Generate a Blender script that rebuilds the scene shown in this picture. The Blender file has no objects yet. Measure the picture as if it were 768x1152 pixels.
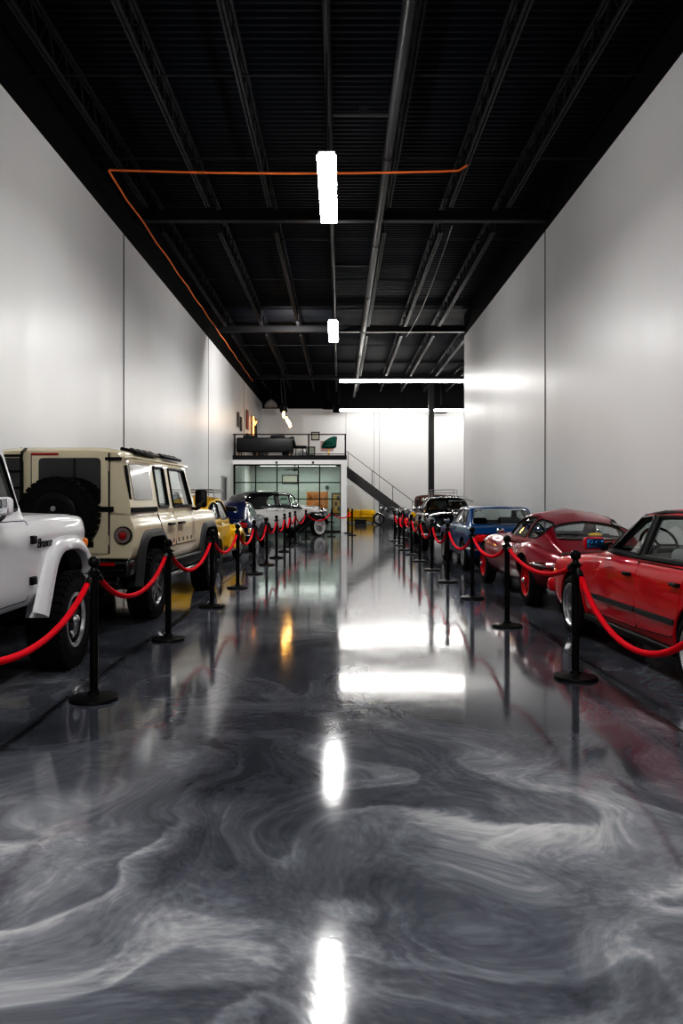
import bpy, bmesh, math, random
from mathutils import Vector, Matrix
from mathutils.bvhtree import BVHTree
random.seed(7)
PI = math.pi
SC = bpy.context.scene
COL = SC.collection

# ------------------------------------------------------------------ materials
def _new(name):
    m = bpy.data.materials.new(name); m.use_nodes = True
    nt = m.node_tree; b = nt.nodes['Principled BSDF']
    return m, nt, b

def mat(name, col, rough=.5, metal=0., coat=0., spec=.5, var=.06, scale=9., bump=0., bscale=60., trans=0., ior=1.45):
    m, nt, b = _new(name)
    N, L = nt.nodes, nt.links
    tc = N.new('ShaderNodeTexCoord')
    nz = N.new('ShaderNodeTexNoise'); nz.inputs['Scale'].default_value = scale; nz.inputs['Detail'].default_value = 4
    L.new(tc.outputs['Object'], nz.inputs['Vector'])
    mx = N.new('ShaderNodeMix'); mx.data_type = 'RGBA'
    c = Vector(col[:3])
    mx.inputs['A'].default_value = (*(c * (1 - var)), 1)
    mx.inputs['B'].default_value = (*[min(1, v * (1 + var)) for v in c], 1)
    L.new(nz.outputs['Fac'], mx.inputs['Factor'])
    L.new(mx.outputs['Result'], b.inputs['Base Color'])
    b.inputs['Roughness'].default_value = rough
    b.inputs['Metallic'].default_value = metal
    b.inputs['Coat Weight'].default_value = coat
    b.inputs['Coat Roughness'].default_value = .04
    b.inputs['Specular IOR Level'].default_value = spec
    b.inputs['Transmission Weight'].default_value = trans
    b.inputs['IOR'].default_value = ior
    if bump:
        n2 = N.new('ShaderNodeTexNoise'); n2.inputs['Scale'].default_value = bscale; n2.inputs['Detail'].default_value = 3
        L.new(tc.outputs['Object'], n2.inputs['Vector'])
        bp = N.new('ShaderNodeBump'); bp.inputs['Strength'].default_value = bump; bp.inputs['Distance'].default_value = .01
        L.new(n2.outputs['Fac'], bp.inputs['Height']); L.new(bp.outputs['Normal'], b.inputs['Normal'])
    return m

def emis(name, col, strength, base=(.9, .9, .9)):
    m, nt, b = _new(name)
    N, L = nt.nodes, nt.links
    b.inputs['Base Color'].default_value = (*base, 1)
    tc = N.new('ShaderNodeTexCoord'); nz = N.new('ShaderNodeTexNoise'); nz.inputs['Scale'].default_value = 3
    L.new(tc.outputs['Object'], nz.inputs['Vector'])
    mx = N.new('ShaderNodeMix'); mx.data_type = 'RGBA'
    mx.inputs['A'].default_value = (*[v * .97 for v in col], 1); mx.inputs['B'].default_value = (*col, 1)
    L.new(nz.outputs['Fac'], mx.inputs['Factor'])
    L.new(mx.outputs['Result'], b.inputs['Emission Color'])
    b.inputs['Emission Strength'].default_value = strength
    return m

def paint(name, col, rough=.32, coat=.7, metal=0., var=.03):
    return mat(name, col, rough, metal, coat, spec=.25, var=var, scale=4)

def thin_glass(name, tint, rough=.02, alpha_mix=0.):
    # architectural glass: mostly straight transparency with a mirror reflection on top
    m = bpy.data.materials.new(name); m.use_nodes = True
    nt = m.node_tree; N, L = nt.nodes, nt.links
    N.remove(N['Principled BSDF']); out = N['Material Output']
    tr = N.new('ShaderNodeBsdfTransparent'); tr.inputs['Color'].default_value = (*tint, 1)
    gl = N.new('ShaderNodeBsdfGlossy'); gl.inputs['Roughness'].default_value = rough
    tc = N.new('ShaderNodeTexCoord'); nz = N.new('ShaderNodeTexNoise'); nz.inputs['Scale'].default_value = 2.
    L.new(tc.outputs['Object'], nz.inputs['Vector'])
    mr = N.new('ShaderNodeMapRange'); mr.inputs['To Min'].default_value = max(0, rough - .01); mr.inputs['To Max'].default_value = rough + .02
    L.new(nz.outputs['Fac'], mr.inputs['Value']); L.new(mr.outputs['Result'], gl.inputs['Roughness'])
    ge = N.new('ShaderNodeNewGeometry'); dt = N.new('ShaderNodeVectorMath'); dt.operation = 'DOT_PRODUCT'
    L.new(ge.outputs['Incoming'], dt.inputs[0]); L.new(ge.outputs['Normal'], dt.inputs[1])
    def mth(op, a, b_=None):
        n = N.new('ShaderNodeMath'); n.operation = op; n.use_clamp = False
        for i, v in enumerate((a, b_)):
            if v is None: continue
            if isinstance(v, (int, float)): n.inputs[i].default_value = v
            else: L.new(v, n.inputs[i])
        return n.outputs[0]
    sch = mth('ADD', mth('MULTIPLY', mth('POWER', mth('SUBTRACT', 1., mth('ABSOLUTE', dt.outputs['Value'])), 5.), .96), .04)
    two = mth('DIVIDE', mth('MULTIPLY', sch, 2.), mth('ADD', sch, 1.))   # both faces of the pane reflect
    fac = mth('ADD', two, alpha_mix)
    mx = N.new('ShaderNodeMixShader')
    L.new(fac, mx.inputs['Fac']); L.new(tr.outputs[0], mx.inputs[1]); L.new(gl.outputs[0], mx.inputs[2])
    L.new(mx.outputs[0], out.inputs['Surface'])
    return m

M = {}
M['black'] = mat('satin_black', (.007, .007, .0075), .42, spec=.3)
M['blackgloss'] = mat('gloss_black', (.008, .008, .009), .12, coat=1)
M['rubber'] = mat('tyre_rubber', (.010, .010, .0105), .72, spec=.25, bump=.25, bscale=90)
M['dark'] = mat('dark_underbody', (.006, .006, .007), .85)
M['interior'] = mat('grey_interior', (.10, .10, .10), .7)
M['liner'] = mat('grey_headliner', (.30, .30, .29), .7)
M['chrome'] = mat('chrome', (.82, .82, .84), .09, 1)
M['steel'] = mat('brushed_steel', (.5, .5, .52), .3, 1)
M['alloy'] = mat('alloy_silver', (.62, .62, .64), .28, .9)
M['rope'] = mat('red_velvet_rope', (.78, .004, .026), .6, spec=.12, var=.14, scale=40, bump=.5, bscale=160)
M['stanchion'] = mat('black_stanchion', (.005, .005, .0055), .34, spec=.3)
M['glass'] = thin_glass('car_glass', (.90, .965, .95), .015, .02)
M['glass_tint'] = thin_glass('privacy_glass', (.035, .035, .04), .02)
M['glass_grey'] = thin_glass('grey_mirrored_glass', (.12, .12, .13), .30, .12)
M['glass_room'] = thin_glass('partition_glass', (.78, .84, .81), .02)
M['redlens'] = mat('red_lens', (.42, .004, .006), .15, coat=1)
M['amber'] = mat('amber_lens', (.85, .22, .01), .15, coat=1)
M['clearlens'] = mat('clear_lens', (.42, .43, .45), .1, .6, coat=1)
M['seat_dark'] = mat('dark_seat', (.02, .02, .022), .6)
M['seat_grey'] = mat('grey_cover', (.30, .30, .31), .5, bump=.6, bscale=14)
M['white_car'] = paint('white_car_paint', (.84, .85, .87))
M['cream'] = paint('cream_car_paint', (.78, .71, .53))
M['yellow'] = paint('yellow_car_paint', (.86, .52, .005))
M['navy'] = paint('navy_car_paint', (.004, .012, .060))
M['blue'] = paint('blue_car_paint', (.004, .070, .21), metal=.1)
M['red'] = paint('red_car_paint', (.60, .002, .020))
M['maroon'] = paint('maroon_car_paint', (.215, .003, .020), metal=.1)
M['black_car'] = paint('black_car_paint', (.006, .006, .007), .2)
M['white_old'] = paint('ivory_car_paint', (.72, .72, .71))
M['brown'] = mat('brown_canvas', (.085, .03, .018), .8, var=.45, scale=14, bump=.6, bscale=30)
M['tan'] = mat('tan_leather', (.35, .22, .12), .55)
M['whitewall'] = mat('whitewall_rubber', (.75, .75, .73), .5)
M['redrim'] = paint('red_wheel_paint', (.5, .01, .02))

# ------------------------------------------------------------------ object helpers
def link(o, parent=None):
    COL.objects.link(o)
    if parent is not None: o.parent = parent
    return o

def tag(o, label=None, cat=None, group=None, kind=None):
    if label: o['label'] = label
    if cat: o['category'] = cat
    if group: o['group'] = group
    if kind: o['kind'] = kind
    return o

def empty(name, loc=(0, 0, 0), rz=0., label=None, cat=None, group=None):
    o = bpy.data.objects.new(name, None); o.empty_display_size = .1
    link(o); o.location = loc; o.rotation_euler = (0, 0, rz)
    return tag(o, label, cat, group)

def copy_tree(o, parent=None):
    c = o.copy(); COL.objects.link(c)
    if parent is not None: c.parent = parent
    for ch in list(o.children): copy_tree(ch, c)
    return c

class MB:
    """collects shapes, then links them as ONE mesh object"""
    def __init__(s): s.v = []; s.f = []; s.mi = []
    def add(s, verts, faces, mi=0):
        n = len(s.v); s.v += [tuple(p) for p in verts]
        for f in faces: s.f.append([n + i for i in f]); s.mi.append(mi)
        return s
    def box(s, c, d, mi=0, rot=None, bev=0.):
        x, y, z = d[0] / 2, d[1] / 2, d[2] / 2
        if bev > 0:
            b = min(bev, .49 * min(d))
            bm = bmesh.new(); bmesh.ops.create_cube(bm, size=1)
            for v in bm.verts: v.co = Vector((v.co.x * d[0], v.co.y * d[1], v.co.z * d[2]))
            bmesh.ops.bevel(bm, geom=bm.edges[:], offset=b, segments=3, profile=.5, affect='EDGES')
            bm.verts.index_update()
            vs = [v.co.copy() for v in bm.verts]; fs = [[v.index for v in f.verts] for f in bm.faces]; bm.free()
        else:
            vs = [Vector((sx * x, sy * y, sz * z)) for sx in (-1, 1) for sy in (-1, 1) for sz in (-1, 1)]
            fs = [[0, 1, 3, 2], [4, 6, 7, 5], [0, 4, 5, 1], [2, 3, 7, 6], [0, 2, 6, 4], [1, 5, 7, 3]]
        R = rot if rot is not None else Matrix.Identity(3)
        c = Vector(c)
        return s.add([R @ p + c for p in vs], fs, mi)
    def cyl(s, a, b, r, r2=None, n=16, mi=0, caps=True):
        a, b = Vector(a), Vector(b); r2 = r if r2 is None else r2
        d = (b - a).normalized(); u = d.orthogonal().normalized(); w = d.cross(u)
        vs = []
        for i in range(n):
            t = 2 * PI * i / n; e = u * math.cos(t) + w * math.sin(t)
            vs += [a + e * r, b + e * r2]
        fs = [[2 * i, 2 * ((i + 1) % n), 2 * ((i + 1) % n) + 1, 2 * i + 1] for i in range(n)]
        if caps: fs += [[2 * i for i in range(n)][::-1], [2 * i + 1 for i in range(n)]]
        return s.add(vs, fs, mi)
    def tube(s, pts, r, n=8, mi=0, closed=False):
        pts = [Vector(p) for p in pts]; k = len(pts); rs = r if isinstance(r, (list, tuple)) else [r] * k
        vs = []; u = None
        for i, p in enumerate(pts):
            if closed: d = pts[(i + 1) % k] - pts[i - 1]
            else: d = pts[min(i + 1, k - 1)] - pts[max(i - 1, 0)]
            if d.length < 1e-9: d = Vector((0, 0, 1))
            d.normalize()
            if u is None: u = d.orthogonal().normalized()
            u = u - d * u.dot(d)
            if u.length < 1e-6: u = d.orthogonal()
            u.normalize(); w = d.cross(u)
            for j in range(n):
                t = 2 * PI * j / n; vs.append(p + (u * math.cos(t) + w * math.sin(t)) * rs[i])
        fs = []
        for i in range(k if closed else k - 1):
            a = i * n; b = ((i + 1) % k) * n
            for j in range(n): fs.append([a + j, a + (j + 1) % n, b + (j + 1) % n, b + j])
        if not closed: fs += [list(range(n))[::-1], [(k - 1) * n + j for j in range(n)]]
        return s.add(vs, fs, mi)
    def lathe(s, prof, c=(0, 0, 0), axis='z', n=32, mi=0, sgn=1):
        """prof: (radius, height) pairs along the axis"""
        c = Vector(c); vs = []; fs = []; k = len(prof)
        for i in range(n):
            t = 2 * PI * i / n; ct, st = math.cos(t), math.sin(t)
            for r, h in prof:
                h *= sgn
                p = {'z': (r * ct, r * st, h), 'x': (h, r * ct, r * st), 'y': (r * ct, h, r * st)}[axis]
                vs.append(c + Vector(p))
        for i in range(n):
            a, b = i * k, ((i + 1) % n) * k
            for j in range(k - 1): fs.append([a + j, b + j, b + j + 1, a + j + 1])
        return s.add(vs, fs, mi)
    def ell(s, c, r, n=20, m=12, mi=0, rot=None):
        r = r if isinstance(r, (list, tuple)) else (r, r, r); vs = []; fs = []; c = Vector(c)
        R = rot if rot is not None else Matrix.Identity(3)
        for i in range(m + 1):
            p = PI * i / m
            for j in range(n):
                t = 2 * PI * j / n
                vs.append(c + R @ Vector((r[0] * math.sin(p) * math.cos(t), r[1] * math.sin(p) * math.sin(t), r[2] * math.cos(p))))
        for i in range(m):
            for j in range(n): fs.append([i * n + j, (i + 1) * n + j, (i + 1) * n + (j + 1) % n, i * n + (j + 1) % n])
        return s.add(vs, fs, mi)
    def torus(s, c, R, r, axis='x', n=32, m=10, mi=0, a0=0., a1=2 * PI):
        full = abs(a1 - a0 - 2 * PI) < 1e-6; k = n if full else n + 1; pts = []
        for i in range(k):
            t = a0 + (a1 - a0) * i / n; ct, st = math.cos(t) * R, math.sin(t) * R
            pts.append(Vector(c) + Vector({'x': (0, ct, st), 'y': (ct, 0, st), 'z': (ct, st, 0)}[axis]))
        return s.tube(pts, r, m, mi, closed=full)
    def prism(s, outline, axis, a, b, mi=0):
        """outline: 2-D points; extruded along axis from a to b"""
        def P(u, v, h): return {'x': (h, u, v), 'y': (u, h, v), 'z': (u, v, h)}[axis]
        n = len(outline)
        vs = [P(u, v, a) for u, v in outline] + [P(u, v, b) for u, v in outline]
        fs = [list(range(n)), list(range(n, 2 * n))[::-1]] + [[i, n + i, n + (i + 1) % n, (i + 1) % n] for i in range(n)]
        return s.add(vs, fs, mi)
    def mirror_x(s):
        n = len(s.v); k = len(s.f)
        s.v += [(-x, y, z) for x, y, z in s.v]
        for i in range(k): s.f.append([n + j for j in s.f[i]][::-1]); s.mi.append(s.mi[i])
        return s
    def mesh(s, name, mats, sharp=35):
        me = bpy.data.meshes.new(name); me.from_pydata([tuple(p) for p in s.v], [], s.f)
        for m in (mats if isinstance(mats, (list, tuple)) else [mats]): me.materials.append(m)
        me.polygons.foreach_set('material_index', s.mi)
        bm = bmesh.new(); bm.from_mesh(me)
        bmesh.ops.recalc_face_normals(bm, faces=bm.faces[:]); bm.to_mesh(me); bm.free()
        finish(me, sharp)
        return me
    def build(s, name, mats, parent=None, sharp=35):
        return link(bpy.data.objects.new(name, s.mesh(name, mats, sharp)), parent)

def finish(me, sharp=35):
    me.polygons.foreach_set('use_smooth', [True] * len(me.polygons))
    me.set_sharp_from_angle(angle=math.radians(sharp))
    me.update()

def rotm(ax, deg): return Matrix.Rotation(math.radians(deg), 3, ax)

# ------------------------------------------------------------------ curves
def pchip(pts):
    pts = sorted(pts); X = [p[0] for p in pts]; Y = [p[1] for p in pts]; n = len(X)
    if n == 1: return lambda x: Y[0]
    h = [X[i + 1] - X[i] for i in range(n - 1)]; d = [(Y[i + 1] - Y[i]) / h[i] for i in range(n - 1)]
    m = [d[0]] + [0 if d[i - 1] * d[i] <= 0 else 2 * d[i - 1] * d[i] / (d[i - 1] + d[i]) for i in range(1, n - 1)] + [d[-1]]
    def f(x):
        if x <= X[0]: return Y[0]
        if x >= X[-1]: return Y[-1]
        i = max(k for k in range(n - 1) if X[k] <= x); t = (x - X[i]) / h[i]
        return ((2 * t ** 3 - 3 * t * t + 1) * Y[i] + (t ** 3 - 2 * t * t + t) * h[i] * m[i] + (3 * t * t - 2 * t ** 3) * Y[i + 1] + (t ** 3 - t * t) * h[i] * m[i + 1])
    return f

def lin(pts):
    pts = sorted(pts)
    def f(x):
        if x <= pts[0][0]: return pts[0][1]
        for (a, p), (b, q) in zip(pts, pts[1:]):
            if x <= b: return p + (q - p) * (x - a) / (b - a)
        return pts[-1][1]
    return f

def K(*a):  # K(y0,v0,y1,v1,...)
    return pchip(list(zip(a[::2], a[1::2])))
def KL(*a): return lin(list(zip(a[::2], a[1::2])))

def fillet(ctrl, n=4, closed=False):
    out = []; k = len(ctrl)
    for i, c in enumerate(ctrl):
        r = c[2] if len(c) > 2 else None; p = Vector((c[0], c[1]))
        if r is None or (not closed and i in (0, k - 1)): out.append((p.x, p.y)); continue
        a = Vector(ctrl[i - 1][:2]) - p; b = Vector(ctrl[(i + 1) % k][:2]) - p
        la, lb = a.length, b.length; t = min(r, .48 * la, .48 * lb)
        A = p + (a / la * t if la > 1e-9 else a); B = p + (b / lb * t if lb > 1e-9 else b)
        for j in range(n + 1):
            s = j / n; q = A * (1 - s) ** 2 + p * 2 * s * (1 - s) + B * s * s
            out.append((q.x, q.y))
    return out

def rpoly(pts, r=.04, n=4): return fillet([(p[0], p[1], p[2] if len(p) > 2 else r) for p in pts], n, True)

def smoothpoly(pts, n=5):
    out = []; k = len(pts); P = [Vector(p) for p in pts]
    for i in range(k):
        a, b, c, d = P[i - 1], P[i], P[(i + 1) % k], P[(i + 2) % k]
        for j in range(n):
            t = j / n
            q = .5 * ((2 * b) + (c - a) * t + (2 * a - 5 * b + 4 * c - d) * t * t + (3 * b - a - 3 * c + d) * t ** 3)
            out.append((q.x, q.y))
    return out

# ------------------------------------------------------------------ car kit
def loft(ys, sect, n=4, caps=(True, True), open_bottom=False):
    """sect(y) -> half-section control points from the bottom centre (or side foot) to the top centre"""
    rings = []
    for y in ys:
        h = fillet(sect(y), n)
        if open_bottom: full = [(x, z) for x, z in h] + [(-x, z) for x, z in h[-2::-1]]
        else: full = [(x, z) for x, z in h] + [(-x, z) for x, z in h[-2:0:-1]]
        rings.append([(x, y, z) for x, z in full])
    R = len(rings[0]); half = len(h); vs = [p for r in rings for p in r]; fs = []; tags = []
    for i in range(len(rings) - 1):
        for j in range(R if not open_bottom else R - 1):
            a = i * R + j; b = i * R + (j + 1) % R
            fs.append([a, b, b + R, a + R])
            jj = j if j < half - 1 else (R - 1 - j if not open_bottom else R - 2 - j)
            tags.append((.5 * (ys[i] + ys[i + 1]), half - 2 - jj))   # 0 = strip next to the top centre line
    if caps[0]: fs.append(list(range(R))); tags.append((ys[0], 99))
    if caps[1]: fs.append([(len(rings) - 1) * R + j for j in range(R)][::-1]); tags.append((ys[-1], 99))
    return vs, fs, tags

def frange(a, b, step, extra=()):
    n = max(1, round((b - a) / step)); L = [a + (b - a) * i / n for i in range(n + 1)]
    for e in extra:
        if a < e < b and min(abs(e - q) for q in L) > .012: L.append(e)
    return sorted(L)

def boolean(ob, cutter_mb, solidify=0., sharp=30):
    old_skin = BVHTree.FromPolygons([v.co.copy() for v in ob.data.vertices], [list(p.vertices) for p in ob.data.polygons])
    cm = cutter_mb.mesh('cut', [M['dark']] * 2)
    co = bpy.data.objects.new('cut', cm); COL.objects.link(co); co.parent = ob.parent
    if solidify:
        s = ob.modifiers.new('s', 'SOLIDIFY'); s.thickness = solidify; s.offset = -1
    b = ob.modifiers.new('b', 'BOOLEAN'); b.object = co; b.operation = 'DIFFERENCE'; b.solver = 'EXACT'; b.use_self = bool(solidify)
    dg = bpy.context.evaluated_depsgraph_get(); dg.update()
    me = bpy.data.meshes.new_from_object(ob.evaluated_get(dg))
    ob.modifiers.clear(); old = ob.data; ob.data = me; me.name = old.name
    bpy.data.meshes.remove(old); bpy.data.objects.remove(co); bpy.data.meshes.remove(cm)
    for p in me.polygons:   # faces the cutter made are unpainted
        if old_skin.find_nearest(p.center)[3] > .008: p.material_index = 1
    finish(me, sharp)

def arch_cutter(mb, y, z, r, w_in=.42, w_out=1.3, n=36, flat=0.):
    """wheel-arch cutter on both sides; flat > 0 squares the arch off"""
    pts = []
    for i in range(n + 1):
        t = -0.25 * PI + 1.5 * PI * i / n
        c, s_ = math.cos(t), math.sin(t)
        if flat: 
            e = 2 / (2 + flat * 6); c = math.copysign(abs(c) ** e, c); s_ = math.copysign(abs(s_) ** e, s_)
        pts.append((y + r * c, z + r * s_))
    pts = [p for p in pts if p[1] > z - r * .72]
    pts = [(y + r * 1.0, -.2)] + [p for p in pts if p[1] >= z - .02] + [(y - r * 1.0, -.2)]
    for s in (1, -1): mb.prism(pts, 'x', s * w_in, s * w_out, 1)
    return pts

def inside(p, ol):
    x, y = p; c = False; n = len(ol)
    for i in range(n):
        (x1, y1), (x2, y2) = ol[i], ol[i - 1]
        if (y1 > y) != (y2 > y) and x < (x2 - x1) * (y - y1) / (y2 - y1) + x1: c = not c
    return c

def cut_shell(name, vs, fs, cuts, m, ym, thick):
    """open the window outlines in a one-layer shell, then give it thickness"""
    bm = bmesh.new(); V = [bm.verts.new(p) for p in vs]
    for f in fs:
        try: bm.faces.new([V[i] for i in f])
        except ValueError: pass
    bmesh.ops.remove_doubles(bm, verts=bm.verts[:], dist=1e-5)
    bmesh.ops.recalc_face_normals(bm, faces=bm.faces[:])
    for ol, ax, sg in cuts:
        P2 = {'x': lambda c: (c.y, c.z), 'y': lambda c: (c.x, c.z), 'z': lambda c: (c.x, c.y)}[ax]
        P3 = {'x': lambda u, v: Vector((0, u, v)), 'y': lambda u, v: Vector((u, 0, v)), 'z': lambda u, v: Vector((u, v, 0))}[ax]
        def ok(c): return {'x': sg * c.x > .1, 'y': sg * (c.y - ym) > 0, 'z': True}[ax]
        u0, u1 = min(p[0] for p in ol) - .01, max(p[0] for p in ol) + .01; w0, w1 = min(p[1] for p in ol) - .01, max(p[1] for p in ol) + .01
        def near():
            L = []
            for f in bm.faces:
                q = [P2(v.co) for v in f.verts]
                if ok(f.calc_center_median()) and max(a for a, _ in q) > u0 and min(a for a, _ in q) < u1 and max(b for _, b in q) > w0 and min(b for _, b in q) < w1: L.append(f)
            return L
        for i in range(len(ol)):
            a, b = Vector(ol[i - 1]), Vector(ol[i]); d = b - a
            if d.length < 1e-6: continue
            F = near(); E = {e for f in F for e in f.edges}; W = {v for f in F for v in f.verts}
            bmesh.ops.bisect_plane(bm, geom=list(W) + list(E) + F, plane_co=P3(*a), plane_no=P3(-d.y, d.x).normalized(), dist=1e-5)
        bmesh.ops.delete(bm, geom=[f for f in near() if inside(P2(f.calc_center_median()), ol)], context='FACES')
    bmesh.ops.dissolve_degenerate(bm, dist=1e-5, edges=bm.edges[:])
    me = bpy.data.meshes.new(name); bm.to_mesh(me); bm.free(); me.materials.append(m); me.materials.append(M['liner'])
    ob = bpy.data.objects.new('tmp', me); COL.objects.link(ob)
    so = ob.modifiers.new('s', 'SOLIDIFY'); so.thickness = thick; so.offset = -1; so.material_offset = 1; so.material_offset_rim = 1
    dg = bpy.context.evaluated_depsgraph_get(); dg.update()
    out = bpy.data.meshes.new_from_object(ob.evaluated_get(dg)); bpy.data.objects.remove(ob); bpy.data.meshes.remove(me)
    out.name = name; finish(out, 30)
    return out

class Car:
    def __init__(s, name, label, cat, loc, rz):
        s.root = empty(name, (*loc, 0), math.radians(rz), label, cat)
    def body(s, ys, sect, mats, arches=(), dark=None, name='body', n=4, flat=0., w_in=.42, strips=1):
        vs, fs, tg = loft(ys, sect, n)
        s.bb = BVHTree.FromPolygons(vs, fs)
        mb = MB(); mb.v = vs; mb.f = fs
        mb.mi = [2 if dark and dark[0] < t[0] < dark[1] and t[1] < strips else 0 for t in tg]
        o = mb.build(name, mats, s.root, 30)
        if arches:
            c = MB()
            for a in arches: arch_cutter(c, *a, w_in=w_in, flat=flat)
            boolean(o, c)
        s.bobj = o
        return o
    def cabin(s, ys, sect, m, side=(), front=(), rear=(), top=(), n=4, glass=None, thick=.03, name='cabin', trim=None, tr=.012, caps=(False, False)):
        """side / top windows are (outline, glass); front / rear cut along y beyond the given y"""
        vs, fs, tg = loft(ys, sect, n, caps, True)
        s.cb = BVHTree.FromPolygons(vs, fs)
        cuts = [(ol, 'x', q) for ol in side for q in (1, -1)] + [(ol, 'y', 1) for ol in front] + [(ol, 'y', -1) for ol in rear] + [(ol, 'z', 1) for ol in top]
        o = link(bpy.data.objects.new(name, cut_shell(name, vs, fs, cuts, m, .5 * (ys[0] + ys[-1]), thick)), s.root)
        s.cobj = o; glass = glass or M['glass']
        def pane(ol, ax, sg, nm):
            g = s.patch(nm, ol, ax, sg, glass, off=-.012, bvh=s.cb, parent=o, rim=0)
            if trim: s.outline_trim(ol, ax, sg, trim, tr, g)
        for ol in side:
            for q in (1, -1): pane(ol, 'x', q, 'side_window')
        for ol in front: pane(ol, 'y', 1, 'windshield')
        for ol in rear: pane(ol, 'y', -1, 'rear_window')
        for ol in top: pane(ol, 'z', 1, 'rear_window' if sum(p[1] for p in ol) / len(ol) < .5 * (ys[0] + ys[-1]) else 'windshield')
        return o
    @staticmethod
    def proj(bvh, u, v, ax, sg, off):
        o = {'x': Vector((sg * 3, u, v)), 'y': Vector((u, sg * 6, v)), 'z': Vector((u, v, 4))}[ax]
        d = {'x': Vector((-sg, 0, 0)), 'y': Vector((0, -sg, 0)), 'z': Vector((0, 0, -1))}[ax]
        loc, nrm, i, _ = bvh.ray_cast(o, d)
        if loc is None:
            loc, nrm, i, _ = bvh.find_nearest(o + d * (2.3 if ax == 'x' else 4 if ax == 'y' else 3))
        if nrm.dot(d) > 0: nrm = -nrm
        return loc + nrm * off, nrm
    def patch(s, name, ol, ax, sg, m, off=.006, bvh=None, parent=None, rim=.012, step=.07, seam=0.):
        bvh = bvh or s.bb
        bm = bmesh.new(); mk = {'x': lambda u, v: (0, u, v), 'y': lambda u, v: (u, 0, v), 'z': lambda u, v: (u, v, 0)}[ax]
        vs = [bm.verts.new(mk(u, v)) for u, v in ol]
        bm.faces.new(vs)
        us = [p[0] for p in ol]; ws = [p[1] for p in ol]
        for lo, hi, k in ((min(us), max(us), 0), (min(ws), max(ws), 1)):
            no = Vector(mk(1, 0)) if k == 0 else Vector(mk(0, 1))
            for i in range(1, max(2, int((hi - lo) / step) + 1)):
                c = lo + (hi - lo) * i / max(2, int((hi - lo) / step) + 1)
                bmesh.ops.bisect_plane(bm, geom=bm.verts[:] + bm.edges[:] + bm.faces[:], plane_co=no * c, plane_no=no)
        bmesh.ops.triangulate(bm, faces=[f for f in bm.faces if len(f.verts) > 4])
        for v in bm.verts:
            u, w = {'x': (v.co.y, v.co.z), 'y': (v.co.x, v.co.z), 'z': (v.co.x, v.co.y)}[ax]
            v.co = s.proj(bvh, u, w, ax, sg, off)[0]
        bm.normal_update()
        d = {'x': Vector((sg, 0, 0)), 'y': Vector((0, sg, 0)), 'z': Vector((0, 0, 1))}[ax]
        if sum(f.normal.dot(d) * f.calc_area() for f in bm.faces) < 0: bmesh.ops.reverse_faces(bm, faces=bm.faces[:])
        if rim:
            e = [x for x in bm.edges if x.is_boundary]
            r = bmesh.ops.extrude_edge_only(bm, edges=e)
            for v in r['geom']:
                if isinstance(v, bmesh.types.BMVert): v.co -= d * rim
        me = bpy.data.meshes.new(name); bm.to_mesh(me); bm.free(); me.materials.append(m); finish(me, 40)
        o = link(bpy.data.objects.new(name, me), parent or s.root)
        return o
    def outline_trim(s, ol, ax, sg, m, r, parent, off=.0, bvh=None, name='window_trim'):
        return MB().tube([s.proj(bvh or s.cb, u, v, ax, sg, off)[0] for u, v in ol], r, 6, closed=True).build(name, m, parent)
    def door(s, ol, m, handle=None, hm=None, names='door', seam_r=.006):
        """both sides; handle = (y, z, length)"""
        out = []
        for q in (1, -1):
            d = s.patch(names, ol, 'x', q, m, off=.004)
            s.outline_trim(ol, 'x', q, M['dark'], seam_r, d, off=.0, bvh=s.bb, name='door_gap')
            if handle:
                p, n = s.proj(s.bb, handle[0], handle[1], 'x', q, .03)
                h = MB().box(p, (.035, handle[2], .03), bev=.01)
                h.box(p - n * .02 + Vector((0, handle[2] * .35, 0)), (.03, .03, .025))
                h.box(p - n * .02 - Vector((0, handle[2] * .35, 0)), (.03, .03, .025))
                h.build('door_handle', hm or M['chrome'], d)
            out.append(d)
        return out
    def wheels(s, yf, yr, half, R, w, rimf, tread=False, white=None, skip=()):
        proto = None
        for y in (yf, yr):
            for q in (1, -1):
                if proto is None:
                    proto = make_wheel(R, w, rimf, tread, white, s.root); o = proto
                else: o = copy_tree(proto, s.root)
                o.location = (q * (half - w / 2), y, R)
                o.rotation_euler = (0, 0, 0 if q > 0 else PI)
        return proto
    def part(s, mb, name, m, parent=None, sharp=35): return mb.build(name, m, parent or s.root, sharp)

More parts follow.
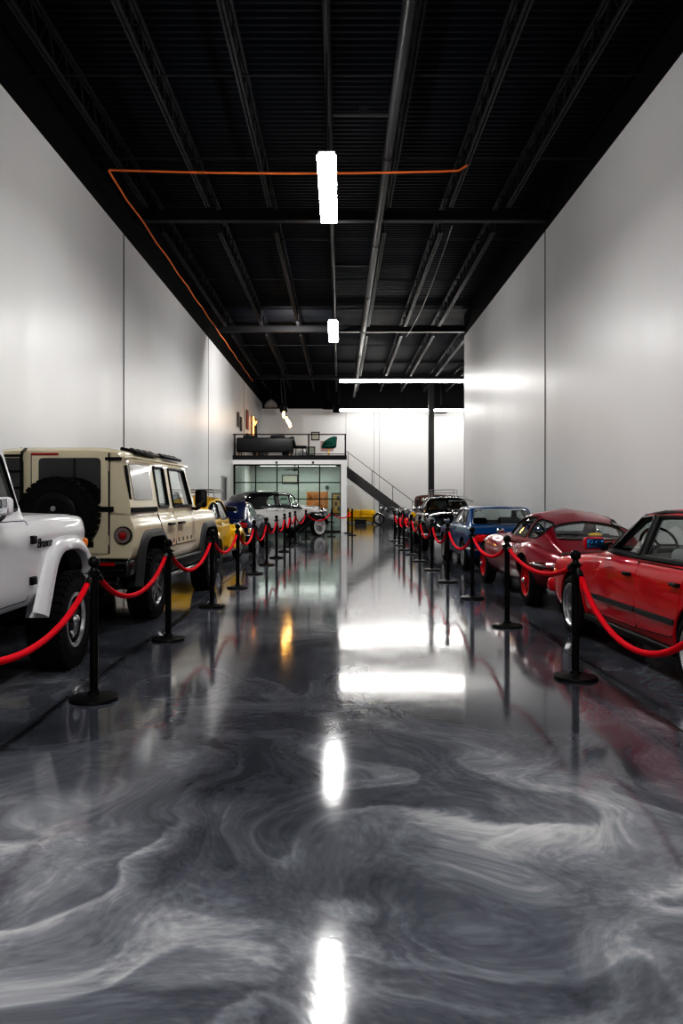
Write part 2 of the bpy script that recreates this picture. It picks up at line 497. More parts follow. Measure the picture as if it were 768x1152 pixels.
def make_wheel(R, w, rimf, tread, white, parent):
    """wheel around the x axis, outer face at +w/2"""
    rr = rimf['r']; h = w / 2; mb = MB()
    prof = [(rr - .01, -h * .8), (rr + .01, -h * .95), (rr + .3 * (R - rr), -h), (R - .05, -h * .97), (R - .015, -h * .85), (R, -h * .6), (R, h * .6), (R - .015, h * .85), (R - .05, h * .97),
            (rr + .3 * (R - rr), h), (rr + .01, h * .95), (rr - .01, h * .8), (rr - .02, 0), (rr - .01, -h * .8)]
    mb.lathe(prof, axis='x', n=48)
    if tread:
        k = 34
        for i in range(k):
            t = 2 * PI * i / k
            for q, dt in ((-.66, 0), (0, .5), (.66, 0)):
                a = t + dt * 2 * PI / k
                mb.box((q * h * 1.0, (R + .004) * math.cos(a), (R + .004) * math.sin(a)), (h * .56, .05, .016), rot=rotm('X', math.degrees(a) - 90))
            for q in (-1, 1):
                mb.box((q * h * .93, (R - .03) * math.cos(t), (R - .03) * math.sin(t)), (.018, .04, .05), rot=rotm('X', math.degrees(t) - 90))
    o = mb.build('wheel', M['rubber'], parent)
    if white:
        MB().lathe([(white[0], h + .001), (white[0] + .003, h + .006), (white[1] - .003, h + .006), (white[1], h * .98)], axis='x', n=40).build('whitewall_band', M['whitewall'], o)
    rm = MB(); st = rimf.get('style', 'steel'); d = rimf.get('dish', .05)
    # barrel + lip
    rm.lathe([(rr - .012, -h * .8), (rr - .03, -h * .3), (rr - .03, h * .6), (rr + .004, h * .86), (rr + .008, h * .93), (rr - .008, h * .95), (rr - .02, h * .8)], axis='x', n=40)
    face = h * .86 - d
    if st == 'steel':
        rm.lathe([(rr - .02, face - .02), (rr * .82, face), (rr * .6, face + .03), (rr * .42, face + .012), (rr * .3, face + .03), (0, face + .035)], axis='x', n=40)
        for i in range(10):
            a = 2 * PI * i / 10
            rm.cyl((face + .012, rr * .72 * math.cos(a), rr * .72 * math.sin(a)), (face + .0225, rr * .72 * math.cos(a), rr * .72 * math.sin(a)), .022, n=10, mi=1)
    elif st == 'spoke':
        n = rimf.get('n', 8); ww = rimf.get('sw', .035)
        for i in range(n):
            a = 2 * PI * (i + .5) / n
            c, s_ = math.cos(a), math.sin(a); rm_ = rr * .55
            rm.box((face, rm_ * c, rm_ * s_), (.03, rr * .9, ww), rot=rotm('X', math.degrees(a)), bev=.008)
        rm.lathe([(rr * .3, face - .03), (rr * .3, face + .01), (rr * .2, face + .022), (0, face + .022)], axis='x', n=24)
        rm.lathe([(rr - .02, face - .08), (0, face - .08)], axis='x', n=32, mi=1)
    elif st == 'wire':
        for i in range(36):
            a = 2 * PI * i / 36; b = a + (.5 if i % 2 else -.5)
            rm.cyl((face + .03 if i % 4 < 2 else face - .03, .05 * math.cos(b), .05 * math.sin(b)), (face - .01, (rr - .02) * math.cos(a), (rr - .02) * math.sin(a)), .0045, n=4, caps=False)
        rm.lathe([(.055, face - .06), (.055, face + .04), (.03, face + .06), (0, face + .06)], axis='x', n=16)
        rm.lathe([(rr - .02, face - .08), (0, face - .08)], axis='x', n=32, mi=1)
    ro = rm.build('rim', [rimf['mat'], M['dark']], o)
    if rimf.get('lip'): MB().lathe([(rr + .006, h * .90), (rr + .006, h * .985), (rr - .006, h * 1.0), (rr - .022, h * .97), (rr - .026, h * .80)], axis='x', n=44).build('rim_lip', rimf['lip'], o)
    hc = rimf.get('hub')
    if hc:
        MB().lathe([(hc, face + .02), (hc, face + .045), (hc * .8, face + .06), (hc * .3, face + .072), (0, face + .074)], axis='x', n=24).build('hub_cap', rimf.get('hubmat', M['chrome']), o)
    return o

def seat(root, x, y, z, m, h=.55, w=.46, name='car_seat', face=1, head=True):
    mb = MB()
    mb.box((x, y + .05 * face, z), (w, .46, .16), bev=.05)
    mb.box((x, y - .2 * face, z + h * .5), (w, .15, h), bev=.06, rot=rotm('X', 12 * face))
    if head: mb.box((x, y - .28 * face, z + h + .06), (w * .55, .09, .17), bev=.04, rot=rotm('X', 10 * face))
    return mb.build(name, m, root)

def steering(root, x, y, z, r=.18):
    mb = MB(); R = rotm('X', -25)
    pts = [Vector((x, y, z)) + R @ Vector((r * math.cos(t), 0, r * math.sin(t))) for t in [2 * PI * i / 24 for i in range(24)]]
    mb.tube(pts, .013, 6, closed=True)
    for a in (0, 2.1, 4.2): mb.cyl((x, y, z), Vector((x, y, z)) + R @ Vector((r * math.cos(a), 0, r * math.sin(a))), .01, n=6)
    mb.cyl((x, y, z), (x, y + .3, z - .14), .02, n=8)
    return mb.build('steering_wheel', M['black'], root)

def strip_fender(mb, curve, x_in, x_out, drop=.14, q=1, crown=.07, mi=0, taper=None):
    """old-style wing: curve is (y, z) along its top; drops over the outer edge"""
    n = len(curve); P = [Vector(p) for p in curve]; vs = []; k = 7
    mid = (P[0] + P[-1]) / 2 - Vector((0, .25))
    for i in range(n):
        d = (P[min(i + 1, n - 1)] - P[max(i - 1, 0)]).normalized(); nr = Vector((-d.y, d.x))
        if nr.dot(P[i] - mid) < 0: nr = -nr
        xo = x_out if taper is None else x_in + (x_out - x_in) * taper(i / (n - 1))
        for t in range(k):
            if t < 5:
                a = t / 4; x = x_in + (xo - x_in) * math.sin(a * PI / 2); hgt = -crown * (1 - math.cos(a * PI / 2)) * 1.4 + 0
            elif t == 5: x = xo + .004; hgt = -crown * 1.4 - drop * .6
            else: x = xo - .005; hgt = -crown * 1.4 - drop
            c = P[i] + nr * hgt
            vs.append((q * x, c.x, c.y))
    fs = [[i * k + j, (i + 1) * k + j, (i + 1) * k + j + 1, i * k + j + 1] for i in range(n - 1) for j in range(k - 1)]
    return mb.add(vs, fs, mi)

def arc(y, z, r, a0, a1, n=14, ry=None): 
    ry = ry or r
    return [(y + ry * math.cos(math.radians(a0 + (a1 - a0) * i / n)), z + r * math.sin(math.radians(a0 + (a1 - a0) * i / n))) for i in range(n + 1)]
# ------------------------------------------------------------------ shared car bits
def poly_arch(mb, pts, w_in=.42, w_out=1.3):
    for s in (1, -1): mb.prism(pts, 'x', s * w_in, s * w_out, 1)

def flare_mesh(mb, inner, outer, xs, xo, q=1):
    """band between two side outlines, bulging from xs (on the body) to xo"""
    vs = []; k = 6
    for (a, b), (c, d) in zip(inner, outer):
        for t, x in ((1, xs - .01), (.97, xs + .35 * (xo - xs)), (.6, xo - .012), (.12, xo), (0, xo - .01), (0, xs - .12)):
            vs.append((q * x, a + (c - a) * t, b + (d - b) * t))
    n = len(inner)
    return mb.add(vs, [[i * k + j, (i + 1) * k + j, (i + 1) * k + j + 1, i * k + j + 1] for i in range(n - 1) for j in range(k - 1)])

def text_mesh(txt, size, m, name, parent, mw, shear=.0, space=1.):
    cu = bpy.data.curves.new(name, 'FONT'); cu.body = txt; cu.size = size; cu.shear = shear; cu.extrude = .003; cu.align_x = 'CENTER'; cu.align_y = 'CENTER'
    cu.space_character = space; cu.offset = -size * .004
    t = bpy.data.objects.new(name, cu); COL.objects.link(t)
    dg = bpy.context.evaluated_depsgraph_get(); dg.update()
    me = bpy.data.meshes.new_from_object(t.evaluated_get(dg))
    bpy.data.objects.remove(t); bpy.data.curves.remove(cu)
    me.materials.clear(); me.materials.append(m)
    me.transform(mw); me.name = name
    return link(bpy.data.objects.new(name, me), parent)

def side_frame(x, y, z):  # text readable from +x
    return Matrix(((0, 0, 1, x), (1, 0, 0, y), (0, 1, 0, z), (0, 0, 0, 1)))

def resample(pts, n):
    P = [Vector(p) for p in pts]; L = [0]
    for a, b in zip(P, P[1:]): L.append(L[-1] + (b - a).length)
    out = []
    for i in range(n):
        d = L[-1] * i / (n - 1); k = min(max(j for j in range(len(L)) if L[j] <= d + 1e-9), len(P) - 2)
        t = (d - L[k]) / max(1e-9, L[k + 1] - L[k]); q = P[k].lerp(P[k + 1], t); out.append((q.x, q.y))
    return out

# ------------------------------------------------------------------ 1. white classic off-roader
def white_offroader():
    c = Car('off_road_car', 'white vintage two-door off-roader with white wheel flares and a script badge on its fender', 'car', (-3.13, 5.29), 0)
    P = M['white_car']
    kx = K(-1.95, .95, -1.8, 1, 1.45, 1, 1.66, .975, 1.74, .93)
    zs = KL(-1.95, .70, -1.7, .62, -.5, .60, .6, .60, 1.5, .68, 1.74, .72)
    zt = K(-1.95, 1.27, .4, 1.29, 1.0, 1.30, 1.6, 1.285, 1.74, 1.24)
    def sect(y):
        k = kx(y); z1 = zs(y)
        return [(0, z1), (.80 * k, z1, .03), (.858 * k, z1 + .09, .05), (.868 * k, 1.125, .018), (.835 * k, zt(y) - .035, .05), (0, zt(y))]
    wf = 1.17
    inn = fillet([(-.60, .50), (-.40, .90, .14), (-.26, .985, .1), (.12, .985, .12), (.35, .88, .16), (.49, .58)], 5)
    out = fillet([(-.74, .56), (-.50, .99, .16), (-.32, 1.09, .1), (.16, 1.10, .14), (.45, .97, .18), (.57, .66)], 5)
    inn, out = resample(inn, 24), resample(out, 24)
    b = MB(); o = c.body(frange(-1.95, 1.74, .12), sect, [P, M['dark'], M['interior']], dark=(-1.9, .3))
    cut = MB()
    for w in (wf, -wf): poly_arch(cut, [(w + u, v) for u, v in inn] + [(w + .49, .2), (w - .60, .2)], .45)
    boolean(o, cut)
    for q in (1, -1):
        for w in (wf, -wf):
            f = MB(); flare_mesh(f, [(w + u, v) for u, v in inn], [(w + u, v) for u, v in out], .866, .935, q); f.build('wheel_flare', P, c.root, 50)
    # underbody and frame
    u = MB(); u.box((0, -.1, .55), (1.1, 3.3, .2), bev=.03); u.cyl((-.75, wf, .40), (.75, wf, .40), .06); u.cyl((-.75, -wf, .40), (.75, -wf, .40), .06)
    u.ell((.1, wf, .4), (.15, .15, .14)); u.ell((0, -wf, .4), (.15, .15, .14)); u.build('chassis', M['dark'], c.root)
    # cab
    zr = KL(-1.9, 1.80, .22, 1.80, .43, 1.26, .47, 1.25)
    wr = KL(-1.9, .72, .22, .72, .45, .79)
    cs = lambda y: [(.80, 1.24), (.798, min(1.265, zr(y) - .005), .01), (wr(y), zr(y), .05), (0, zr(y) + .05 * min(1, (zr(y) - 1.24) / .3))]
    c.cabin(frange(-1.9, .47, .1, (.22, .43)), cs, P,
            side=[rpoly([(-.78, 1.32), (.33, 1.32), (.17, 1.71), (-.78, 1.71)], .04), rpoly([(-1.8, 1.33), (-.92, 1.33), (-.92, 1.70), (-1.8, 1.70)], .06)],
            front=[rpoly([(-.66, 1.33), (.66, 1.33), (.60, 1.72), (-.60, 1.72)], .05)],
            rear=[rpoly([(-.6, 1.33), (.6, 1.33), (.56, 1.70), (-.56, 1.70)], .06)], caps=(True, False), trim=M['black'], tr=.012, name='hard_top')
    c.door(rpoly([(-.78, .66), (.36, .66), (.36, 1.24), (-.78, 1.24)], .03), P, (-.62, 1.16, .12))
    for q in (1, -1):
        for z in (1.10, .80): MB().box((q * .875, .40, z), (.035, .085, .06), bev=.008).build('door_hinge', M['black'], c.root)
    text_mesh('Bronco', .105, M['blackgloss'], 'script_badge', c.root, side_frame(.874, .625, 1.065), .35, .92)
    for q in (1, -1):
        p, n = c.proj(c.bb, 1.60, 1.01, 'x', q, .0)
        k = MB(); k.cyl(p - Vector((q * .02, 0, 0)), p + Vector((q * .02, 0, 0)), .045, n=20); k.ell(p + Vector((q * .02, 0, 0)), (.014, .04, .04)); k.build('side_marker_light', M['amber'], c.root)
        mr = MB(); mr.box((q * .94, -.26, 1.355), (.13, .07, .12), bev=.03); a = mr.build('wing_mirror', P, c.root)
        MB().box((q * .94, -.298, 1.355), (.105, .012, .095), bev=.005).build('mirror_glass', M['chrome'], a)
        MB().tube([(q * .83, -.05, 1.26), (q * .90, -.15, 1.29), (q * .93, -.23, 1.33)], .014).build('mirror_arm', M['black'], a)
        MB().cyl((q * .62, 1.70, 1.06), (q * .62, 1.76, 1.06), .095, n=28).build('headlight', M['clearlens'], c.root)
    c.patch('bonnet', rpoly([(-.74, .52), (.74, .52), (.72, 1.66), (-.72, 1.66)], .04), 'z', 1, P, off=.006)
    g = MB(); g.box((0, 1.72, 1.03), (1.02, .05, .2), bev=.01)
    for i in range(5): g.box((0, 1.75, .96 + i * .035), (1.0, .02, .012))
    g.build('grille', M['black'], c.root)
    MB().box((0, 1.86, .74), (1.72, .12, .16), bev=.03).build('front_bumper', M['blackgloss'], c.root)
    MB().box((0, -2.03, .74), (1.66, .1, .15), bev=.03).build('rear_bumper', M['blackgloss'], c.root)
    for q in (1, -1): MB().box((q * .73, -1.955, 1.0), (.1, .03, .2), bev=.01).build('tail_light', M['redlens'], c.root)
    for x in (-.38, .38): seat(c.root, x, -.35, 1.12, M['seat_dark'], .42)
    steering(c.root, -.38, .12, 1.36); MB().box((0, .36, 1.28), (1.4, .22, .1), bev=.03).build('dashboard', M['black'], c.root)
    c.wheels(wf, -wf, .935, .395, .27, dict(r=.222, mat=M['blackgloss'], style='steel', dish=.03, hub=.04, hubmat=M['steel'], lip=M['alloy']), True)

# ------------------------------------------------------------------ 2. cream four-wheel drive
def cream_offroader():
    c = Car('off_road_car', 'cream boxy four-wheel drive with rear ladder and black spare wheel on its back door', 'car', (-3.01, 10.61), -3)
    P = M['cream']; B = M['black']
    kx = K(-2.13, .985, -2.0, 1, 1.9, 1, 2.12, .97, 2.2, .93)
    zt = K(-2.13, 1.25, .9, 1.25, 1.4, 1.245, 2.0, 1.215, 2.2, 1.18)
    zs = KL(-2.13, .74, -1.9, .72, -1.0, .62, 1.0, .62, 1.9, .70, 2.2, .72)
    def sect(y):
        k = kx(y); z1 = zs(y)
        return [(0, z1), (.85 * k, z1, .03), (.89 * k, z1 + .12, .06), (.895 * k, 1.10, .035), (.855 * k, 1.165, .03), (.845 * k, zt(y) - .01, .03), (0, zt(y))]
    inn = resample(fillet([(-.56, .42), (-.44, .84, .1), (-.30, .955, .1), (.30, .955, .1), (.44, .84, .1), (.56, .42)], 4), 24)
    out = resample(fillet([(-.64, .44), (-.52, .90, .12), (-.36, 1.045, .1), (.36, 1.045, .1), (.52, .90, .12), (.64, .44)], 4), 24)
    o = c.body(frange(-2.13, 2.2, .13), sect, [P, M['dark'], M['interior']], dark=(-2.0, .75))
    cut = MB(); wf = 1.46
    for w in (wf, -wf): poly_arch(cut, [(w + u, v) for u, v in inn] + [(w + .56, .2), (w - .56, .2)], .45)
    boolean(o, cut)
    for q in (1, -1):
        for w in (wf, -wf):
            f = MB(); flare_mesh(f, [(w + u, v) for u, v in inn], [(w + u, v) for u, v in out], .89, .955, q); f.build('wheel_flare', mat_flare, c.root, 50)
        MB().box((q * .86, 0, .56), (.14, 1.75, .15), bev=.03).build('side_sill', B, c.root)
        MB().box((q * .87, 0, .435), (.10, 1.7, .05), bev=.02).build('side_step', M['steel'], c.root)
    u = MB(); u.box((0, 0, .58), (1.2, 4.0, .26), bev=.03); u.cyl((-.75, wf, .40), (.75, wf, .40), .07); u.cyl((-.75, -wf, .40), (.75, -wf, .40), .07); u.ell((0, -wf, .4), (.17, .17, .17)); u.build('chassis', M['dark'], c.root)
    zr = KL(-2.13, 1.90, -2.05, 1.93, .55, 1.90, .88, 1.25, .92, 1.22)
    wr = KL(-2.13, .72, -2.05, .74, .55, .74, .9, .82)
    rise = KL(-2.13, .03, -1.9, .05, .5, .05, .9, 0)
    cs = lambda y: [(.845, 1.22), (.845, min(1.28, zr(y) - .006), .01), (wr(y), zr(y), .055), (wr(y) * .6, zr(y) + rise(y), .1), (0, zr(y) + rise(y))]
    winR = rpoly([(-.17, 1.33), (.52, 1.33), (.52, 1.845), (-.17, 1.845)], .05)
    winL = rpoly([(-.66, 1.33), (-.34, 1.33), (-.34, 1.845), (-.66, 1.845)], .05)
    c.cabin(frange(-2.13, .92, .13, (-2.05, .55, .88)), cs, P,
            side=[rpoly([(-1.06, 1.30), (-.62, 1.30), (-.62, 1.79), (-1.06, 1.79)], .04), rpoly([(-.40, 1.30), (.60, 1.30), (.42, 1.79), (-.40, 1.79)], .04)],
            front=[rpoly([(-.70, 1.30), (.70, 1.30), (.64, 1.84), (-.64, 1.84)], .05)], caps=(True, False), trim=B, tr=.02, name='cabin')
    for q in (1, -1):  # rear quarter glass, a flush grey pane
        c.patch('quarter_window', rpoly([(-1.98, 1.385), (-1.26, 1.385), (-1.26, 1.79), (-1.98, 1.79)], .04), 'x', q, M['glass_greyp'], .006, c.cb)
    for ol, nm, wn in (([(-.25, .80), (.60, .80), (.60, 1.90), (-.25, 1.90)], 'rear_door', winR), ([(-.70, .80), (-.262, .80), (-.262, 1.90), (-.70, 1.90)], 'rear_door', winL)):
        d = MB().prism(rpoly(ol, .03), 'y', -2.155, -2.12).build(nm, P, c.root)
        g = MB().prism(wn, 'y', -2.162, -2.154).build('rear_window', M['glass_back'], d)
        for z in (.95, 1.75):
            if nm: MB().cyl((ol[1][0] if ol[1][0] > 0 else ol[0][0], -2.16, z - .05), (ol[1][0] if ol[1][0] > 0 else ol[0][0], -2.16, z + .05), .012).build('door_hinge', P, d)
    for x in (-.255, .607): MB().box((x, -2.14, 1.35), (.012, .013, 1.1)).build('door_gap', M['dark'], c.root)
    st = MB(); st.box((-.02, -2.155, 1.285), (1.36, .02, .055)); st.build('rear_band', B, c.root)
    for q in (1, -1):
        MB().box((q * .857, -1.66, 1.275), (.022, .95, .055)).build('side_band', B, c.root)
        gq = MB(); gq.tube([(q * .775, -2.15, 1.845), (q * .785, -1.9, 1.862), (q * .785, .5, 1.852)], .016); gq.build('roof_gutter', P, c.root)
        MB().box((q * .66, -2.15, 1.835), (.18, .03, .035)).build('roof_corner_band', B, c.root)
        MB().box((q * .80, -2.09, 1.58), (.03, .05, .38), bev=.01, rot=rotm('Y', q * -7)).build('pillar_vent', B, c.root)
        for y0, y1 in ((-1.70, -.78), (-.55, .30)):
            r = MB(); r.box((q * .675, (y0 + y1) / 2, 1.952), (.20, y1 - y0, .04), bev=.01, rot=rotm('Y', q * 14))
            for i in range(4):
                yy = y0 + (y1 - y0) * (i + .5) / 4
                r.box((q * .715, yy, 1.955), (.10, .13, .03), bev=.01, rot=rotm('Y', q * 30), mi=1)
            r.build('roof_panel', [B, M['steel_dark']], c.root)
    tl = MB(); tl.box((-.1, -2.16, 1.888), (.30, .015, .028), bev=.006); tl.build('brake_light', M['redlens'], c.root)
    for q in (1, -1):
        x = q * .765
        t = MB(); t.cyl((x, -2.10, 1.0), (x, -2.158, 1.0), .098, n=32); a = t.build('tail_light', B, c.root)
        MB().lathe([(.085, 0), (.085, -.012), (.048, -.014), (.048, 0)], (x, -2.158, 1.0), 'y', 32).build('lamp_ring', M['lampgrey'], a)
        MB().lathe([(.040, 0), (.040, -.012), (.02, -.017), (0, -.017)], (x, -2.158, 1.0), 'y', 24).build('lamp_lens', M['redlens'], a)
        w = MB(); w.box((q * 1.0, .52, 1.40), (.17, .10, .26), bev=.04); a = w.build('wing_mirror', B, c.root)
        MB().box((q * 1.0, .467, 1.40), (.135, .01, .21), bev=.004).build('mirror_glass', M['glass_back'], a)
        MB().tube([(q * .84, .6, 1.26), (q * .93, .57, 1.25), (q * 1.0, .54, 1.30)], .022).build('mirror_arm', B, a)
        MB().cyl((q * .60, 2.16, 1.0), (q * .60, 2.25, 1.0), .09, n=28).build('headlight', M['clearlens'], c.root)
    rb = MB(); rb.box((0, -2.2, .66), (1.80, .26, .20), bev=.04); rb.box((0, -2.12, .50), (1.5, .2, .18), bev=.03); rb.build('rear_bumper', M['blackgloss'], c.root)
    for q in (1, -1): MB().box((q * .66, -2.335, .70), (.16, .012, .035)).build('bumper_reflector', M['redlens'], c.root)
    MB().box((.30, -2.158, .90), (.28, .02, .06), bev=.005).build('latch_plate', B, c.root)
    fb = MB(); fb.box((0, 2.28, .66), (1.78, .24, .22), bev=.05); fb.build('front_bumper', B, c.root)
    g = MB(); g.box((0, 2.20, 1.0), (1.0, .06, .26), bev=.02)
    for i in range(5): g.box((0, 2.235, .92 + i * .04), (.96, .015, .012))
    g.build('grille', B, c.root)
    # doors of the visible flank
    c.door(rpoly([(-.42, .80), (.62, .80), (.62, 1.24), (-.42, 1.24)], .03), P, (-.24, 1.08, .26), B)
    c.door(rpoly([(-1.0, .98), (-.80, .80), (-.44, .80), (-.44, 1.24), (-1.12, 1.24), (-1.12, 1.08)], .03), P, (-.72, 1.08, .26), B)
    for q in (1, -1):
        for y in (-.55, -.3, -.08, .14, .36): MB().box((q * .893, y, .86), (.012, .035, .05)).build('utility_mount', B, c.root)
    # ladder
    ld = MB()
    for x in (-.68, -.34): ld.tube([(x, -2.13, 1.20), (x, -2.21, 1.24), (x, -2.21, 1.86), (x, -2.19, 1.91), (x, -2.1, 1.95)], .016)
    for z in (1.34, 1.52, 1.70, 1.87): ld.cyl((-.68, -2.21, z), (-.34, -2.21, z), .014)
    ld.build('ladder', B, c.root)
    # spare wheel on the right-hand back door
    sp = make_wheel(.40, .25, dict(r=.23, mat=M['black'], style='steel', dish=.02), True, None, c.root)
    sp.name = 'spare_wheel'; sp.location = (.12, -2.30, 1.225); sp.rotation_euler = (0, 0, -PI / 2)
    cv = MB(); cv.lathe([(.245, .10), (.245, .135), (.22, .15), (.17, .15), (.165, .144), (.06, .144), (.055, .152), (0, .152)], axis='x', n=40); cv.build('spare_wheel_cover', M['black'], sp)
    MB().lathe([(.028, .15), (.028, .165), (0, .168)], (0, 0, .07), 'x', 16).build('cover_lock', M['steel'], sp)
    for x in (-.4, .4): seat(c.root, x, -.15, 1.12, M['seat_dark'], .45); seat(c.root, x, -1.05, 1.12, M['seat_dark'], .42)
    steering(c.root, -.4, .35, 1.36); MB().box((0, .68, 1.28), (1.5, .28, .1), bev=.03).build('dashboard', B, c.root)
    c.wheels(wf, -wf, .955, .40, .26, dict(r=.235, mat=M['alloy_dark'], style='spoke', n=8, sw=.05, dish=.02), True)

M['steel_dark'] = mat('dark_steel', (.10, .10, .10), .35, .8)
mat_flare = mat('grained_grey_plastic', (.045, .045, .047), .55, bump=.3, bscale=220)
M['lampgrey'] = mat('grey_lamp_ring', (.28, .22, .21), .2, coat=1)
M['glass_back'] = mat('black_privacy_glass', (.012, .013, .014), .04, coat=1)
M['glass_greyp'] = mat('grey_reflective_glass', (.20, .20, .205), .22, coat=.6)
M['alloy_dark'] = mat('grey_alloy', (.20, .20, .21), .3, .85)

# ------------------------------------------------------------------ 3. yellow rounded small car
def yellow_small_car():
    c = Car('small_car', 'yellow rounded classic small car with a roof rack', 'car', (-3.12, 16.9), -3.5)
    P = M['yellow']
    w = K(-1.95, .22, -1.8, .40, -1.5, .54, -1.0, .62, .6, .62, 1.1, .52, 1.5, .42, 1.78, .28, 1.88, .16)
    zb = K(-1.95, .42, -1.8, .56, -1.5, .74, -1.1, .88, -.6, .92, .5, .92, .9, .90, 1.3, .78, 1.6, .62, 1.88, .40)
    zt = K(-1.95, .46, -1.8, .64, -1.5, .86, -1.1, .98, -.6, .96, .5, .96, .85, 1.02, 1.2, .92, 1.5, .77, 1.75, .58, 1.88, .44)
    zs = K(-1.95, .40, -1.5, .28, 1.4, .28, 1.88, .36)
    c.body(frange(-1.95, 1.88, .1), lambda y: [(0, zs(y)), (w(y) * .9, zs(y), .05), (w(y), (zs(y) + zb(y)) / 2, .2), (w(y) * .93, zb(y), .12), (w(y) * .5, zt(y) - .01, .15), (0, zt(y))],
           [P, M['dark'], M['interior']], dark=(-.9, .6), w_in=.4, arches=[(1.2, .32, .36), (-1.2, .32, .36)])
    rt = K(-1.62, .76, -1.4, .93, -1.1, 1.13, -.8, 1.29, -.4, 1.43, 0, 1.475, .3, 1.465, .5, 1.42, .72, 1.20, .92, .93)
    wr = K(-1.62, .30, -1.1, .42, -.4, .48, .3, .48, .92, .46); wb = K(-1.62, .40, -1.1, .57, -.4, .60, .5, .60, .92, .52)
    base = .86
    c.cabin(frange(-1.62, .92, .09), lambda y: [(wb(y), min(base, rt(y) - .08)), (wb(y), min(base + .04, rt(y) - .07), .05), (wr(y), rt(y) - .07, .14), (0, rt(y))], P,
            side=[smoothpoly([(-.95, 1.0), (-.40, .98), (-.36, 1.15), (-.40, 1.30), (-.62, 1.27), (-.86, 1.14)], 4), smoothpoly([(-.28, .97), (.46, .97), (.42, 1.10), (.22, 1.30), (-.08, 1.33), (-.28, 1.31)], 4)],
            front=[rpoly([(-.42, 1.02), (.42, 1.02), (.38, 1.34), (-.38, 1.34)], .07)], top=[smoothpoly([(-.3, -1.28), (0, -1.30), (.3, -1.28), (.33, -1.1), (.28, -.93), (0, -.91), (-.28, -.93), (-.33, -1.1)], 3)], trim=M['black'], tr=.014)
    for q in (1, -1):
        for yc, nm in ((1.2, 'front_fender'), (-1.2, 'rear_fender')):
            f = MB(); sg = 1 if yc > 0 else -1
            cu = [(yc + sg * u, v) for u, v in ([(.52, .34), (.52, .5), (.44, .66), (.28, .76), (.05, .80), (-.2, .76), (-.38, .62), (-.48, .42), (-.54, .3)])]
            cu = smooth_open(cu, 4)
            strip_fender(f, cu, .40, .775, .06, q, .11); f.build(nm, P, c.root, 60)
        MB().box((q * .66, 0, .27), (.20, 1.5, .035), bev=.012).build('running_board', M['black'], c.root)
        MB().box((q * .765, 0, .27), (.012, 1.5, .03)).build('running_board_trim', M['chrome'], c.root)
        MB().ell((q * .56, 1.60, .70), (.12, .10, .12)).build('headlight', M['clearlens'], c.root)
        MB().ell((q * .60, -1.62, .62), (.07, .06, .10)).build('tail_light', M['redlens'], c.root)
    c.door(rpoly([(-.30, .34), (.52, .34), (.52, .90), (-.30, .90)], .06), P, (-.18, .84, .12))
    for y in (1.98, -2.02):
        b = MB(); b.tube([(-.70, y * .93, .42), (-.4, y * .99, .42), (0, y, .42), (.4, y * .99, .42), (.70, y * .93, .42)], .035); b.build('front_bumper' if y > 0 else 'rear_bumper', M['chrome'], c.root)
    r = MB()
    for z, k in ((1.53, 1), (1.58, 1.02)): r.tube([(-.48 * k, -.62, z), (.48 * k, -.62, z), (.48 * k, .42, z), (-.48 * k, .42, z)], .012, closed=True)
    for y in (-.4, -.2, 0, .2): r.box((0, y, 1.52), (.94, .05, .015))
    for q in (1, -1):
        for y in (-.5, .3): r.cyl((q * .48, y, 1.58), (q * .50, y, 1.36), .01)
    r.build('roof_rack', M['steel'], c.root)
    for x in (-.3, .3): seat(c.root, x, .0, .85, M['seat_dark'], .34, .42)
    c.wheels(1.2, -1.2, .73, .32, .16, dict(r=.19, mat=M['steel'], style='steel', dish=.02, hub=.10), False)

def smooth_open(pts, n=4):
    P = [Vector(p) for p in pts]; P = [2 * P[0] - P[1]] + P + [2 * P[-1] - P[-2]]; out = []
    for i in range(1, len(P) - 2):
        a, b, c, d = P[i - 1:i + 3]
        for j in range(n):
            t = j / n; q = .5 * ((2 * b) + (c - a) * t + (2 * a - 5 * b + 4 * c - d) * t * t + (3 * b - a - 3 * c + d) * t ** 3); out.append((q.x, q.y))
    out.append((P[-2].x, P[-2].y)); return out

